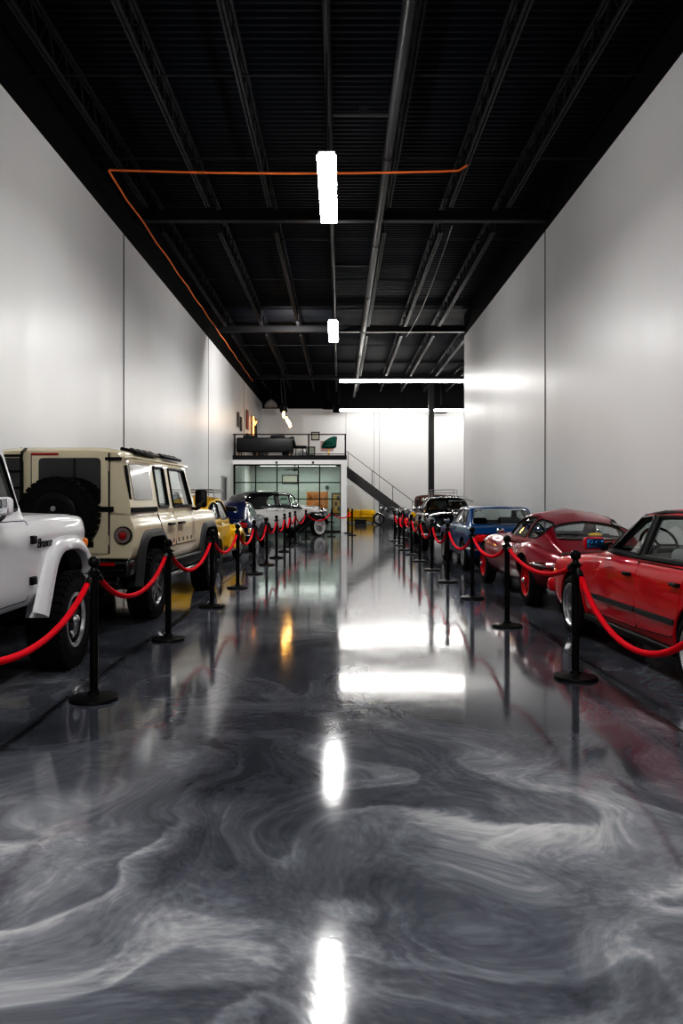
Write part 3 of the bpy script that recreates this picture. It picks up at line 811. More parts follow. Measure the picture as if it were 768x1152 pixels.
# ------------------------------------------------------------------ 4. navy rounded coupe
def navy_coupe():
    c = Car('coupe_car', 'navy blue rounded classic coupe with red tail lights behind the yellow car', 'car', (-2.95, 21.35), 0)
    P = M['navy']
    w = K(-2.15, .40, -2.0, .62, -1.7, .74, -1.25, .80, 0, .77, 1.25, .79, 1.8, .68, 2.1, .45, 2.2, .3)
    zb = K(-2.15, .70, -2.0, .84, -1.5, .92, -1, .92, 0, .90, 1.0, .90, 1.6, .80, 2.2, .58)
    zt = K(-2.15, .78, -2.0, .93, -1.5, 1.0, -.8, .98, .4, .98, 1.0, .97, 1.6, .86, 2.2, .62)
    zs = K(-2.15, .40, -1.6, .27, 1.6, .27, 2.2, .36)
    c.body(frange(-2.15, 2.2, .12), lambda y: [(0, zs(y)), (w(y) * .9, zs(y), .06), (w(y), .58, .2), (w(y) * .9, zb(y), .16), (0, zt(y))], [P, M['dark'], M['interior']], dark=(-.9, .6), arches=[(1.25, .33, .38), (-1.25, .33, .38)])
    rt = K(-2.02, .92, -1.8, 1.05, -1.4, 1.20, -.9, 1.31, -.4, 1.36, 0, 1.34, .3, 1.22, .75, .97)
    wr = K(-2.02, .40, -1.0, .50, 0, .50, .75, .55); wb = K(-2.02, .55, -1.2, .66, 0, .68, .75, .64)
    c.cabin(frange(-2.02, .75, .1), lambda y: [(wb(y), .84), (wb(y), .88, .04), (wr(y), rt(y) - .06, .16), (0, rt(y))], P,
            side=[smoothpoly([(-1.1, .98), (.35, .98), (.12, 1.18), (-.2, 1.26), (-.7, 1.26), (-.98, 1.12)], 4)],
            front=[rpoly([(-.5, 1.02), (.5, 1.02), (.44, 1.26), (-.44, 1.26)], .06)],
            top=[rpoly([(-.34, -1.72), (.34, -1.72), (.30, -1.38), (-.30, -1.38)], .07)], trim=M['chrome'], tr=.012, glass=M['glass_back'])
    for q in (1, -1):
        t = MB(); t.box((q * .50, -2.07, .72), (.30, .10, .13), bev=.04); t.build('tail_light', M['redlens'], c.root)
        MB().box((q * .70, -2.0, .56), (.10, .08, .22), bev=.03).build('overrider', M['chrome'], c.root)
        MB().ell((q * .58, 2.02, .66), (.10, .08, .10)).build('headlight', M['clearlens'], c.root)
    MB().tube([(-.78, -1.75, .50), (-.66, -2.12, .50), (0, -2.24, .50), (.66, -2.12, .50), (.78, -1.75, .50)], .045).build('rear_bumper', M['chrome'], c.root)
    MB().tube([(-.7, 1.95, .46), (0, 2.28, .46), (.7, 1.95, .46)], .04).build('front_bumper', M['chrome'], c.root)
    c.door(rpoly([(-.75, .34), (.35, .34), (.35, .88), (-.75, .88)], .05), P, (-.6, .8, .12))
    MB().tube([(x, -2.155, z) for x, z in ((-.14, .95), (.14, .95))], .014).build('boot_handle', M['chrome'], c.root)
    c.wheels(1.25, -1.25, .78, .33, .18, dict(r=.20, mat=M['steel'], style='steel', dish=.02, hub=.1))

# ------------------------------------------------------------------ 5. black and white old saloon
def old_saloon():
    c = Car('vintage_saloon', 'long vintage saloon with black roof, ivory doors, black wings and whitewall tyres', 'car', (-2.36, 27.9), -42)
    W, Bk = M['white_old'], M['black_car']
    w = K(-2.05, .36, -1.85, .52, -1.4, .66, -.8, .72, .3, .70, .8, .58, 1.4, .44, 2.0, .32, 2.05, .30)
    zb = K(-2.05, .70, -1.8, .95, -1.3, 1.06, 0, 1.08, .8, 1.08, 1.5, 1.05, 2.0, .98, 2.05, .95)
    zt = K(-2.05, .74, -1.8, 1.0, -1.3, 1.12, 0, 1.12, .8, 1.16, 1.5, 1.13, 2.0, 1.06, 2.05, 1.0)
    c.body(frange(-2.05, 2.05, .12), lambda y: [(0, .36), (w(y) * .95, .36, .04), (w(y), .7, .15), (w(y) * .95, zb(y), .07), (0, zt(y))], [W, M['dark'], M['interior']], dark=(-1.4, .6))
    rt = K(-1.92, 1.10, -1.84, 1.32, -1.62, 1.54, -1.2, 1.62, -.5, 1.66, .2, 1.65, .5, 1.58, .62, 1.46, .86, 1.12)
    wr = K(-1.92, .46, -1.5, .52, .3, .50, .86, .50); wb = K(-1.92, .54, -1.2, .66, .3, .68, .86, .58)
    c.cabin(frange(-1.92, .86, .08), lambda y: [(wb(y), 1.02), (wb(y), 1.06, .04), (wr(y), rt(y) - .07, .13), (0, rt(y))], Bk,
            side=[rpoly([(-.92, 1.14), (-.42, 1.14), (-.42, 1.48), (-.74, 1.47), (-.92, 1.32)], .05), rpoly([(-.32, 1.14), (.14, 1.14), (.14, 1.49), (-.32, 1.49)], .05), rpoly([(.22, 1.14), (.62, 1.14), (.44, 1.47), (.22, 1.48)], .04)],
            front=[rpoly([(-.46, 1.18), (.46, 1.18), (.42, 1.50), (-.42, 1.50)], .05)], rear=[rpoly([(-.44, 1.22), (.44, 1.22), (.40, 1.47), (-.40, 1.47)], .07)], trim=M['chrome'], tr=.010, name='roof')
    for q in (1, -1):
        f = MB(); cu = smooth_open([(2.12, .42), (2.10, .62), (1.95, .80), (1.68, .90), (1.35, .88), (1.0, .74), (.6, .52), (.3, .38)], 4)
        strip_fender(f, cu, .30, .86, .10, q, .12); f.build('front_fender', Bk, c.root, 60)
        f = MB(); cu = smooth_open([(-.80, .36), (-.92, .60), (-1.12, .80), (-1.45, .88), (-1.78, .76), (-1.98, .54), (-2.08, .36)], 4)
        strip_fender(f, cu, .42, .88, .12, q, .12); f.build('rear_fender', Bk, c.root, 60)
        MB().box((q * .74, -.25, .34), (.26, 1.25, .05), bev=.02).build('running_board', Bk, c.root)
        h = MB(); h.ell((q * .50, 2.02, .90), (.13, .17, .13)); a = h.build('headlight', M['chrome'], c.root)
        MB().ell((q * .50, 2.10, .90), (.115, .10, .115)).build('headlight_lens', M['clearlens'], a)
        MB().tube([(q * .72, -1.3, 1.09), (q * .74, -.3, 1.10), (q * .71, .6, 1.11), (q * .5, 1.5, 1.08)], .010).build('belt_moulding', M['chrome'], c.root)
        MB().ell((q * .70, -2.02, .62), (.06, .05, .07)).build('tail_light', M['redlens'], c.root)
    c.door(rpoly([(-.36, .40), (.62, .40), (.62, 1.05), (-.36, 1.05)], .05), W, (-.2, .98, .12))
    c.door(rpoly([(-.95, .44), (-.40, .40), (-.40, 1.05), (-1.0, 1.05)], .05), W, (-.54, .98, .12))
    g = MB(); g.box((0, 2.08, .80), (.50, .10, .62), bev=.04)
    for i in range(11): g.box((-.2 + i * .04, 2.14, .80), (.012, .02, .54))
    g.build('grille', M['chrome'], c.root)
    MB().tube([(-.85, 2.22, .50), (-.4, 2.36, .48), (.4, 2.36, .48), (.85, 2.22, .50)], .04).build('front_bumper', M['chrome'], c.root)
    MB().tube([(-.8, -2.10, .50), (0, -2.22, .48), (.8, -2.10, .50)], .04).build('rear_bumper', M['chrome'], c.root)
    c.wheels(1.55, -1.45, .80, .37, .17, dict(r=.20, mat=M['white_old'], style='steel', dish=.02, hub=.11), False, (.215, .31))

# ------------------------------------------------------------------ 6. red saloon on the right
def red_saloon():
    c = Car('saloon_car', 'bright red boxy saloon with black trim and black side strips, nearest on the right', 'car', (3.27, 6.76), 2.5)
    P, B = M['red'], M['black']
    k = K(-2.17, .90, -2.1, .955, -1.8, .985, -1, 1, 1.0, 1, 1.7, .985, 2.0, .945, 2.1, .89)
    zb = K(-2.17, .80, -2.05, .865, -1.4, .89, 0, .885, .6, .87, 1.3, .815, 1.9, .755, 2.1, .70)
    zt = K(-2.17, .83, -2.05, .90, -1.4, .925, 0, .92, .6, .925, 1.3, .875, 1.9, .80, 2.1, .73)
    zs = K(-2.17, .36, -1.7, .24, 1.8, .22, 2.1, .26)
    def sect(y):
        s = k(y); a = zs(y); b = zb(y)
        return [(0, a), (.76 * s, a, .04), (.808 * s, a + .12, .08), (.822 * s, .60, .06), (.80 * s, b - .06, .02), (.765 * s, b, .04), (0, zt(y))]
    o = c.body(frange(-2.17, 2.1, .11), sect, [P, M['dark'], M['interior']], arches=[(1.285, .31, .345), (-1.285, .31, .345)], dark=(-1.1, .5), w_in=.45)
    zr = KL(-1.62, .885, -1.05, 1.28, -.5, 1.315, .0, 1.285, .12, 1.255, .72, .875)
    rise = KL(-1.62, .02, -1.05, .045, -.4, .05, .1, .04, .72, .02)
    wr = KL(-1.62, .64, -1.05, .57, .1, .57, .72, .66); wb = KL(-1.62, .70, -1, .755, .3, .755, .72, .73)
    sw = [rpoly([(-.18, .925), (.50, .925), (.10, 1.235), (-.16, 1.25)], .02), rpoly([(-.98, .925), (-.27, .925), (-.25, 1.25), (-.80, 1.255)], .025), rpoly([(-1.30, .925), (-1.06, .925), (-.90, 1.24)], .015)]
    c.cabin(frange(-1.62, .72, .1, (-1.05, .12)), lambda y: [(wb(y), .86), (wb(y), .88, .02), (wr(y), zr(y), .06), (0, zr(y) + rise(y))], P, side=sw,
            top=[rpoly([(-.60, .62), (.60, .62), (.50, .17), (-.50, .17)], .05), rpoly([(-.58, -1.53), (.58, -1.53), (.48, -1.10), (-.48, -1.10)], .05)], trim=B, tr=.017)
    # black window surround along sill, pillars and roof gutter
    for q in (1, -1):
        t = MB(); t.tube([c.proj(c.cb, y, z, 'x', q, .004)[0] for y, z in ((.62, .91), (.3, .905), (-.2, .905), (-.7, .905), (-1.3, .905))], .018, 8)
        t.tube([c.proj(c.cb, y, z, 'x', q, .004)[0] for y, z in ((.60, .925), (.36, 1.08), (.13, 1.245), (-.3, 1.285), (-.9, 1.285), (-1.1, 1.22), (-1.42, .98))], .018, 8)
        t.build('window_surround', B, c.root)
        c.patch('door_pillar', rpoly([(-.285, .915), (-.165, .915), (-.155, 1.26), (-.265, 1.265)], .005), 'x', q, B, .006, c.cb)
        m_ = MB(); m_.box((q * .88, .50, .985), (.19, .10, .115), bev=.03); a = m_.build('wing_mirror', P, c.root)
        MB().box((q * .885, .447, .985), (.16, .012, .09), bev=.004).build('mirror_glass', M['mirror'], a)
        MB().box((q * .79, .50, .955), (.08, .10, .07), bev=.02).build('mirror_arm', B, a)
        for y0, y1 in ((-.26, .68), (-.96, -.30), (.74, .90), (-2.0, -1.68)):
            s = c.patch('side_strip', rpoly([(y0, .455), (y1, .455), (y1, .50), (y0, .50)], .012, 3), 'x', q, M['strip'], .022, rim=.03)
        MB().box((q * .795, 0, .245), (.06, 1.85, .07), bev=.02).build('side_skirt', B, c.root)
        MB().box((q * .79, 1.85, .60), (.03, .09, .05), bev=.01).build('indicator_light', M['amber'], c.root)
        for x in (.58, .38): MB().cyl((q * x, 2.06, .60), (q * x, 2.12, .60), .075, n=24).build('headlight', M['clearlens'], c.root)
        MB().box((q * .58, -2.17, .70), (.32, .03, .14), bev=.02).build('tail_light', M['redlens'], c.root)
        lip = MB()
        for yc in (1.285, -1.285): lip.tube([c.proj(c.bb, u, v, 'x', q, .002)[0] for u, v in arc(yc, .31, .352, -8, 188, 20)], .013, 6)
        lip.build('arch_lip', P, c.root)
    c.door(rpoly([(-.25, .32), (.70, .32), (.70, .875), (-.25, .875)], .02), P, (-.12, .76, .11), B, seam_r=.006)
    c.door(rpoly([(-1.0, .50), (-.90, .36), (-.26, .32), (-.26, .875), (-1.08, .875)], .03), P, (-.98, .76, .11), B, seam_r=.006)
    c.patch('bonnet', rpoly([(-.70, .72), (.70, .72), (.64, 2.02), (-.64, 2.02)], .03), 'z', 1, P, .005)
    c.patch('boot_lid', rpoly([(-.66, -2.1), (.66, -2.1), (.66, -1.62), (-.66, -1.62)], .03), 'z', 1, P, .005)
    MB().box((0, 2.14, .42), (1.58, .14, .16), bev=.05).build('front_bumper', P, c.root)
    MB().box((0, -2.22, .44), (1.58, .14, .16), bev=.05).build('rear_bumper', P, c.root)
    g = MB(); g.box((0, 2.10, .60), (1.4, .04, .16), bev=.01)
    for i in range(9): g.box((0, 2.125, .54 + i * .015), (1.36, .012, .006))
    g.build('grille', B, c.root)
    for x in (-.36, .36): seat(c.root, x, -.30, .80, M['seat_grey'], .20, .50); seat(c.root, x, -.95, .80, M['seat_grey'], .16, .56, head=False)
    steering(c.root, -.36, .28, .98, .17); MB().box((0, .48, .915), (1.3, .30, .07), bev=.03).build('dashboard', B, c.root)
    c.wheels(1.285, -1.285, .84, .305, .22, dict(r=.215, mat=M['alloy'], style='spoke', n=12, sw=.022, dish=.09, hub=.035), False)

M['strip'] = mat('grey_rubbing_strip', (.035, .037, .04), .38)
M['mirror'] = mat('blue_mirror_glass', (.05, .22, .42), .05, .85)

# ------------------------------------------------------------------ 7. maroon fastback
def maroon_fastback():
    c = Car('fastback_car', 'dark red curvy fastback sports car with red wire wheels and chrome rear bumper', 'car', (3.15, 11.55), 1.3)
    P = M['maroon']
    wm = K(-2.25, .40, -2.15, .58, -1.9, .74, -1.333, .835, -.6, .81, .5, .79, 1.333, .80, 1.8, .72, 2.1, .56, 2.3, .34, 2.36, .22)
    wb = K(-2.25, .32, -2.1, .50, -1.8, .62, -1.333, .72, -.6, .70, .5, .66, 1.333, .68, 1.8, .56, 2.1, .42, 2.36, .16)
    zb = K(-2.25, .66, -2.05, .735, -1.7, .80, -1.333, .845, -.75, .80, .3, .78, 1.0, .80, 1.4, .79, 1.8, .71, 2.1, .60, 2.36, .47)
    zt = K(-2.25, .69, -2.05, .77, -1.7, .86, -1.333, .90, -.75, .86, .3, .88, 1.0, .88, 1.4, .85, 1.8, .77, 2.1, .645, 2.36, .49)
    zs = K(-2.25, .44, -2.0, .33, -1.6, .24, 1.5, .22, 2.0, .27, 2.36, .38)
    zm = K(-2.25, .58, -1.9, .56, 1.5, .52, 2.36, .43)
    def sect(y):
        m, b, s = wm(y), wb(y), zs(y)
        return [(0, s), (m * .82, s, .10), (m, zm(y), .30), (b, zb(y), .16), (b * .55, (zb(y) + zt(y)) / 2 + .01, .2), (0, zt(y))]
    c.body(frange(-2.25, 2.36, .1), sect, [P, M['dark'], M['interior']], arches=[(1.333, .33, .37), (-1.333, .33, .36)], dark=(-1.5, .0), w_in=.42, n=6)
    rt = K(-2.12, .76, -1.9, .875, -1.6, 1.03, -1.3, 1.145, -1.0, 1.225, -.7, 1.262, -.45, 1.25, -.25, 1.185, .0, 1.03, .28, .87)
    wr = K(-2.12, .46, -1.85, .55, -1.5, .555, -1.0, .53, -.4, .51, .28, .54); wb2 = K(-2.12, .50, -1.8, .61, -1.4, .67, -.6, .68, .28, .64)
    zf = K(-2.12, .70, -1.4, .80, .28, .78)
    dz = K(-2.12, .015, -1.7, .03, -1.3, .05, -.9, .08, -.4, .075, .28, .03)
    c.cabin(frange(-2.12, .28, .08), lambda y: [(wb2(y), zf(y)), (wb2(y) - .005, zf(y) + .04, .04), (wr(y), rt(y) - dz(y), .16), (0, rt(y))], P, n=6,
            side=[smooth_closed_win([(-1.08, .875), (-.12, .875), (-.30, 1.03), (-.52, 1.125), (-.80, 1.155), (-1.06, 1.14)]), smooth_closed_win([(-1.15, .875), (-1.50, .885), (-1.64, .955), (-1.52, 1.04), (-1.34, 1.10), (-1.13, 1.13)])],
            top=[smoothpoly([(-.42, -1.84), (0, -1.88), (.42, -1.84), (.445, -1.74), (.40, -1.53), (.24, -1.45), (0, -1.43), (-.24, -1.45), (-.40, -1.53), (-.445, -1.74)], 4), rpoly([(-.54, .18), (.54, .18), (.47, -.22), (-.47, -.22)], .08)], trim=M['black'], tr=.010)
    for q in (1, -1):
        b = MB(); pts = [c.proj(c.bb, y, .575, 'x', q, .03)[0] for y in (-1.72, -1.85, -1.98, -2.08)]
        pts += [Vector((q * .50, -2.22, .575)), Vector((q * .30, -2.285, .575))]
        b.tube(pts, [.012, .028, .034, .036, .036, .02], 10); b.build('rear_bumper', M['chrome'], c.root)
        MB().box((q * .42, -2.25, .61), (.06, .09, .16), bev=.025).build('overrider', M['chrome'], c.root)
        MB().box((q * .60, -2.085, .50), (.24, .06, .07), bev=.025).build('tail_light', M['redlens'], c.root)
        MB().ell((q * .46, 1.98, .60), (.10, .13, .09)).build('headlight', M['clearlens'], c.root)
        MB().tube([(q * .6, 1.98, .44), (q * .4, 2.24, .43), (q * .2, 2.36, .43)], .028).build('front_bumper', M['chrome'], c.root)
        MB().box((q * .75, .02, .92), (.11, .08, .07), bev=.03).build('wing_mirror', M['chrome'], c.root)
    c.door(rpoly([(-1.10, .30), (-.05, .28), (.0, .76), (-1.10, .79)], .05), P, (-.98, .73, .11), seam_r=.004)
    c.patch('bonnet', rpoly([(-.44, .45), (.44, .45), (.36, 1.6), (.14, 2.15), (-.14, 2.15), (-.36, 1.6)], .05), 'z', 1, P, .006)
    l = MB(); l.box((0, -1.99, .852), (.34, .045, .022), rot=rotm('X', 28)); l.box((0, -1.99, .856), (.30, .012, .026), mi=1, rot=rotm('X', 28)); l.build('tailgate_badge', [M['black'], M['tan']], c.root)
    for x in (-.34, .34): seat(c.root, x, -.72, .70, M['seat_dark'], .22, .44, head=False)
    MB().ell((.12, -1.55, .93), (.09, .09, .03)).build('parcel', M['yellow'], c.root)
    steering(c.root, -.34, -.28, .90, .17); MB().box((0, -.08, .86), (1.15, .22, .06), bev=.02).build('dashboard', M['black'], c.root)
    c.wheels(1.333, -1.333, .745, .325, .18, dict(r=.205, mat=M['redrim'], style='wire', dish=.02, hub=.045, hubmat=M['chrome']))

def smooth_closed_win(p): return rpoly(p, .07, 5)

# ------------------------------------------------------------------ 8. blue boxy coupe
def blue_coupe():
    c = Car('coupe_car', 'bright blue boxy classic coupe with red rear panel, ahead of the dark red fastback', 'car', (3.13, 16.25), 1.0)
    P = M['blue']
    k = K(-2.0, .90, -1.9, .97, -1.5, 1, 1.3, 1, 1.8, .96, 1.98, .88)
    zb = K(-2.0, .76, -1.9, .84, -1.2, .865, .4, .85, 1.2, .82, 1.98, .73)
    zt = K(-2.0, .78, -1.9, .865, -1.2, .895, .4, .89, 1.2, .865, 1.98, .76)
    zs = K(-2.0, .36, -1.6, .26, 1.6, .26, 1.98, .32)
    c.body(frange(-2.0, 1.98, .12), lambda y: [(0, zs(y)), (.72 * k(y), zs(y), .05), (.79 * k(y), .52, .14), (.785 * k(y), .72, .08), (.75 * k(y), zb(y), .035), (0, zt(y))],
           [P, M['dark'], M['interior']], arches=[(1.25, .30, .36), (-1.25, .30, .36)], dark=(-1.0, .5), w_in=.45)
    zr = KL(-1.45, .86, -.98, 1.20, -.5, 1.235, .05, 1.215, .65, .86)
    wr = KL(-1.45, .64, -.98, .575, .05, .575, .65, .66); wb = KL(-1.45, .68, -.9, .735, .3, .735, .65, .70)
    rise = KL(-1.45, .01, -.98, .035, .05, .03, .65, .01)
    c.cabin(frange(-1.45, .65, .1, (-.98, .05)), lambda y: [(wb(y), .83), (wb(y), .855, .02), (wr(y), zr(y), .05), (0, zr(y) + rise(y))], P,
            side=[rpoly([(-.40, .90), (.42, .90), (.06, 1.17), (-.38, 1.18)], .03), rpoly([(-1.12, .90), (-.47, .90), (-.45, 1.18), (-.92, 1.17)], .04)],
            top=[rpoly([(-.60, -1.40), (.60, -1.40), (.52, -1.02), (-.52, -1.02)], .06), rpoly([(-.60, .55), (.60, .55), (.52, .10), (-.52, .10)], .05)], trim=M['chrome'], tr=.012)
    MB().box((0, -2.005, .66), (1.30, .03, .15), bev=.02).build('rear_panel', M['redlens'], c.root)
    for q in (1, -1):
        MB().box((q * .60, -2.025, .665), (.22, .03, .12), bev=.02).build('tail_light', M['redlens2'], c.root)
        MB().cyl((q * .56, 1.95, .62), (q * .56, 2.02, .62), .09, n=24).build('headlight', M['clearlens'], c.root)
        MB().box((q * .82, .42, .93), (.12, .08, .08), bev=.025).build('wing_mirror', M['chrome'], c.root)
    MB().tube([(-.79, -1.8, .47), (-.74, -2.04, .47), (0, -2.08, .47), (.74, -2.04, .47), (.79, -1.8, .47)], .035).build('rear_bumper', M['chrome'], c.root)
    MB().tube([(-.79, 1.8, .45), (-.72, 2.02, .45), (0, 2.08, .45), (.72, 2.02, .45), (.79, 1.8, .45)], .035).build('front_bumper', M['chrome'], c.root)
    c.door(rpoly([(-.46, .32), (.58, .32), (.58, .82), (-.46, .82)], .03), P, (-.34, .74, .11))
    c.patch('boot_lid', rpoly([(-.62, -1.94), (.62, -1.94), (.62, -1.5), (-.62, -1.5)], .03), 'z', 1, P, .005)
    for x in (-.34, .34): seat(c.root, x, -.15, .76, M['seat_dark'], .24, .46, head=False)
    MB().box((.18, -1.0, .95), (.40, .2, .16), bev=.05).build('rear_seat', M['seat_dark'], c.root)
    c.wheels(1.25, -1.25, .78, .30, .18, dict(r=.19, mat=M['alloy'], style='spoke', n=8, sw=.04, dish=.03))

M['redlens2'] = mat('bright_red_lens', (.75, .01, .012), .15, coat=1)

# ------------------------------------------------------------------ 9. black visor car
def black_visor_car():
    c = Car('vintage_saloon', 'black rounded vintage car with a sun visor over its split windshield', 'car', (3.02, 22.2), 179)
    P = M['black_car']
    w = K(-2.3, .4, -2.1, .62, -1.5, .80, 0, .84, 1.0, .82, 1.6, .74, 2.1, .58, 2.25, .44)
    zb = K(-2.3, .70, -2.0, .88, -1.4, .98, .5, .98, 1.2, .94, 1.8, .84, 2.25, .66)
    zt = K(-2.3, .76, -2.0, .96, -1.4, 1.05, .5, 1.06, 1.2, 1.07, 1.8, 1.0, 2.1, .86, 2.25, .70)
    zs = K(-2.3, .42, -1.7, .30, 1.7, .30, 2.25, .38)
    c.body(frange(-2.3, 2.25, .13), lambda y: [(0, zs(y)), (w(y) * .9, zs(y), .06), (w(y), .62, .22), (w(y) * .88, zb(y), .14), (w(y) * .45, zt(y), .16), (0, zt(y))], [P, M['dark'], M['interior']], arches=[(1.4, .35, .40), (-1.35, .35, .40)], dark=(-1.2, .5), strips=2)
    rt = K(-1.8, 1.0, -1.5, 1.18, -1.1, 1.34, -.5, 1.44, 0, 1.455, .35, 1.43, .5, 1.36, .88, 1.02)
    wr = K(-1.8, .44, -1, .52, .3, .52, .88, .56); wb = K(-1.8, .56, -1, .68, .3, .69, .88, .66)
    c.cabin(frange(-1.8, .88, .1), lambda y: [(wb(y), .92), (wb(y), .96, .03), (wr(y), rt(y) - .06, .15), (0, rt(y))], P,
            side=[rpoly([(-1.05, 1.06), (-.38, 1.06), (-.38, 1.34), (-.85, 1.31)], .05), rpoly([(-.30, 1.06), (.55, 1.06), (.36, 1.33), (-.30, 1.34)], .05)],
            front=[rpoly([(-.55, 1.08), (-.012, 1.08), (-.012, 1.33), (-.47, 1.33)], .04), rpoly([(.012, 1.08), (.55, 1.08), (.47, 1.33), (.012, 1.33)], .04)],
            rear=[rpoly([(-.4, 1.12), (.4, 1.12), (.36, 1.30), (-.36, 1.30)], .06)], trim=M['chrome'], tr=.012)
    # visor
    v = MB(); n = 14; vs = []
    for i in range(n + 1):
        x = -.70 + 1.40 * i / n; e = abs(x) / .70; dip = .09 * e ** 3
        vs += [(x, .28, 1.475 - dip), (x, .78 - .12 * e ** 2, 1.405 - dip), (x, .76 - .12 * e ** 2, 1.385 - dip), (x, .30, 1.44 - dip)]
    fs = []
    for i in range(n):
        for j in range(4): fs.append([i * 4 + j, (i + 1) * 4 + j, (i + 1) * 4 + (j + 1) % 4, i * 4 + (j + 1) % 4])
    fs += [[0, 1, 2, 3], [n * 4 + j for j in (3, 2, 1, 0)]]
    v.add(vs, fs); v.build('sun_visor', P, c.root, 40)
    g = MB()
    for i in range(5): g.tube([(-.48 + .02 * i, 2.16 - .01 * i, .50 + .06 * i), (0, 2.29 - .02 * i, .50 + .06 * i), (.48 - .02 * i, 2.16 - .01 * i, .50 + .06 * i)], .014)
    g.build('grille', M['chrome'], c.root)
    MB().tube([(0, 2.24, .76), (0, 2.08, .93), (0, 1.8, 1.035), (0, 1.2, 1.085)], .014).build('bonnet_ornament', M['chrome'], c.root)
    for q in (1, -1):
        h = MB(); h.cyl((q * .60, 1.98, .80), (q * .60, 2.08, .80), .115, n=24); a = h.build('headlight', M['chrome'], c.root)
        MB().ell((q * .60, 2.07, .80), (.10, .05, .10)).build('headlight_lens', M['clearlens'], a)
        MB().cyl((q * .44, 2.10, .58), (q * .44, 2.2, .58), .05, n=18).build('indicator_light', M['amber'], c.root)
        MB().tube([(q * .80, -1.2, .98), (q * .80, 0, .97), (q * .76, 1.0, .95)], .010).build('belt_moulding', M['chrome'], c.root)
        m_ = MB(); m_.ell((q * .92, .62, 1.10), (.07, .04, .06)); m_.cyl((q * .92, .62, 1.1), (q * .72, .58, 1.0), .012); m_.build('wing_mirror', M['chrome'], c.root)
        sp = MB(); sp.ell((q * .78, .74, 1.12), (.075, .07, .075)); sp.cyl((q * .78, .74, 1.1), (q * .66, .66, 1.0), .012); sp.build('spot_lamp', M['chrome'], c.root)
    MB().tube([(-.84, 1.95, .46), (-.7, 2.24, .46), (0, 2.36, .46), (.7, 2.24, .46), (.84, 1.95, .46)], .05).build('front_bumper', M['chrome'], c.root)
    MB().tube([(-.8, -2.1, .48), (0, -2.38, .48), (.8, -2.1, .48)], .05).build('rear_bumper', M['chrome'], c.root)
    c.door(rpoly([(-.34, .36), (.66, .36), (.66, .93), (-.34, .93)], .04), P, (-.2, .86, .12))
    for x in (-.36, .36): seat(c.root, x, -.2, .92, M['tan'], .26, .5)
    steering(c.root, -.36, .3, 1.12)
    c.wheels(1.4, -1.35, .80, .34, .18, dict(r=.20, mat=M['black_car'], style='steel', dish=.02, hub=.11))
    r = MB()
    for z in (1.56, 1.64): r.tube([(-.36, -.85, z), (.36, -.85, z), (.36, -.1, z), (-.36, -.1, z)], .009, closed=True)
    for x in (-.36, .36):
        for y in (-.85, -.1): r.cyl((x, y, 1.64), (x, y, 1.38), .009)
    r.build('roof_rack', M['steel'], c.root)

# ------------------------------------------------------------------ 10. brown canvas-topped vintage car
def brown_vintage():
    c = Car('vintage_car', 'brown canvas-topped vintage car standing behind the black visor car', 'car', (3.42, 27.4), 180)
    Bk, Br = M['black_car'], M['brown']
    w = KL(-1.45, .62, -.2, .64, .5, .56, 1.45, .36)
    c.body(frange(-1.45, 1.45, .14), lambda y: [(0, .42), (w(y), .42, .03), (w(y), .98, .05), (0, 1.02 + (.04 if y > .5 else 0))], [Bk, M['dark']])
    zr = K(-1.42, 1.0, -1.36, 1.40, -1.2, 1.50, .2, 1.53, .42, 1.48, .48, 1.02)
    c.cabin(frange(-1.42, .48, .08), lambda y: [(.65, .74), (.655, .98, .03), (.64, zr(y) - .04, .10), (0, zr(y))], Br,
            side=[rpoly([(-.35, 1.06), (.36, 1.06), (.36, 1.36), (-.35, 1.36)], .05)], front=[rpoly([(-.52, 1.08), (.52, 1.08), (.52, 1.38), (-.52, 1.38)], .04)], caps=(True, True), trim=Bk, tr=.014, name='canvas_top')
    for q in (1, -1):
        f = MB(); cu = smooth_open([(1.70, .44), (1.62, .66), (1.35, .78), (1.05, .74), (.75, .52), (.5, .38)], 4); strip_fender(f, cu, .34, .74, .06, q, .06); f.build('front_fender', Bk, c.root, 60)
        f = MB(); cu = smooth_open([(-.55, .40), (-.75, .64), (-1.05, .76), (-1.35, .66), (-1.55, .42)], 4); strip_fender(f, cu, .50, .74, .06, q, .06); f.build('rear_fender', Bk, c.root, 60)
        MB().box((q * .70, 0, .37), (.2, 1.1, .04), bev=.012).build('running_board', Bk, c.root)
        h = MB(); h.cyl((q * .40, 1.44, .82), (q * .40, 1.58, .82), .08, .115, n=22); h.ell((q * .40, 1.58, .82), (.11, .03, .11)); h.build('headlight', M['clearlens'], c.root)
    g = MB(); g.box((0, 1.46, .76), (.60, .07, .56), bev=.03); g.build('radiator', M['chrome'], c.root)
    MB().tube([(-.7, 1.72, .5), (0, 1.78, .5), (.7, 1.72, .5)], .03).build('front_bumper', M['chrome'], c.root)
    c.wheels(1.15, -1.05, .72, .38, .12, dict(r=.28, mat=M['steel'], style='wire', dish=.01, hub=.06))

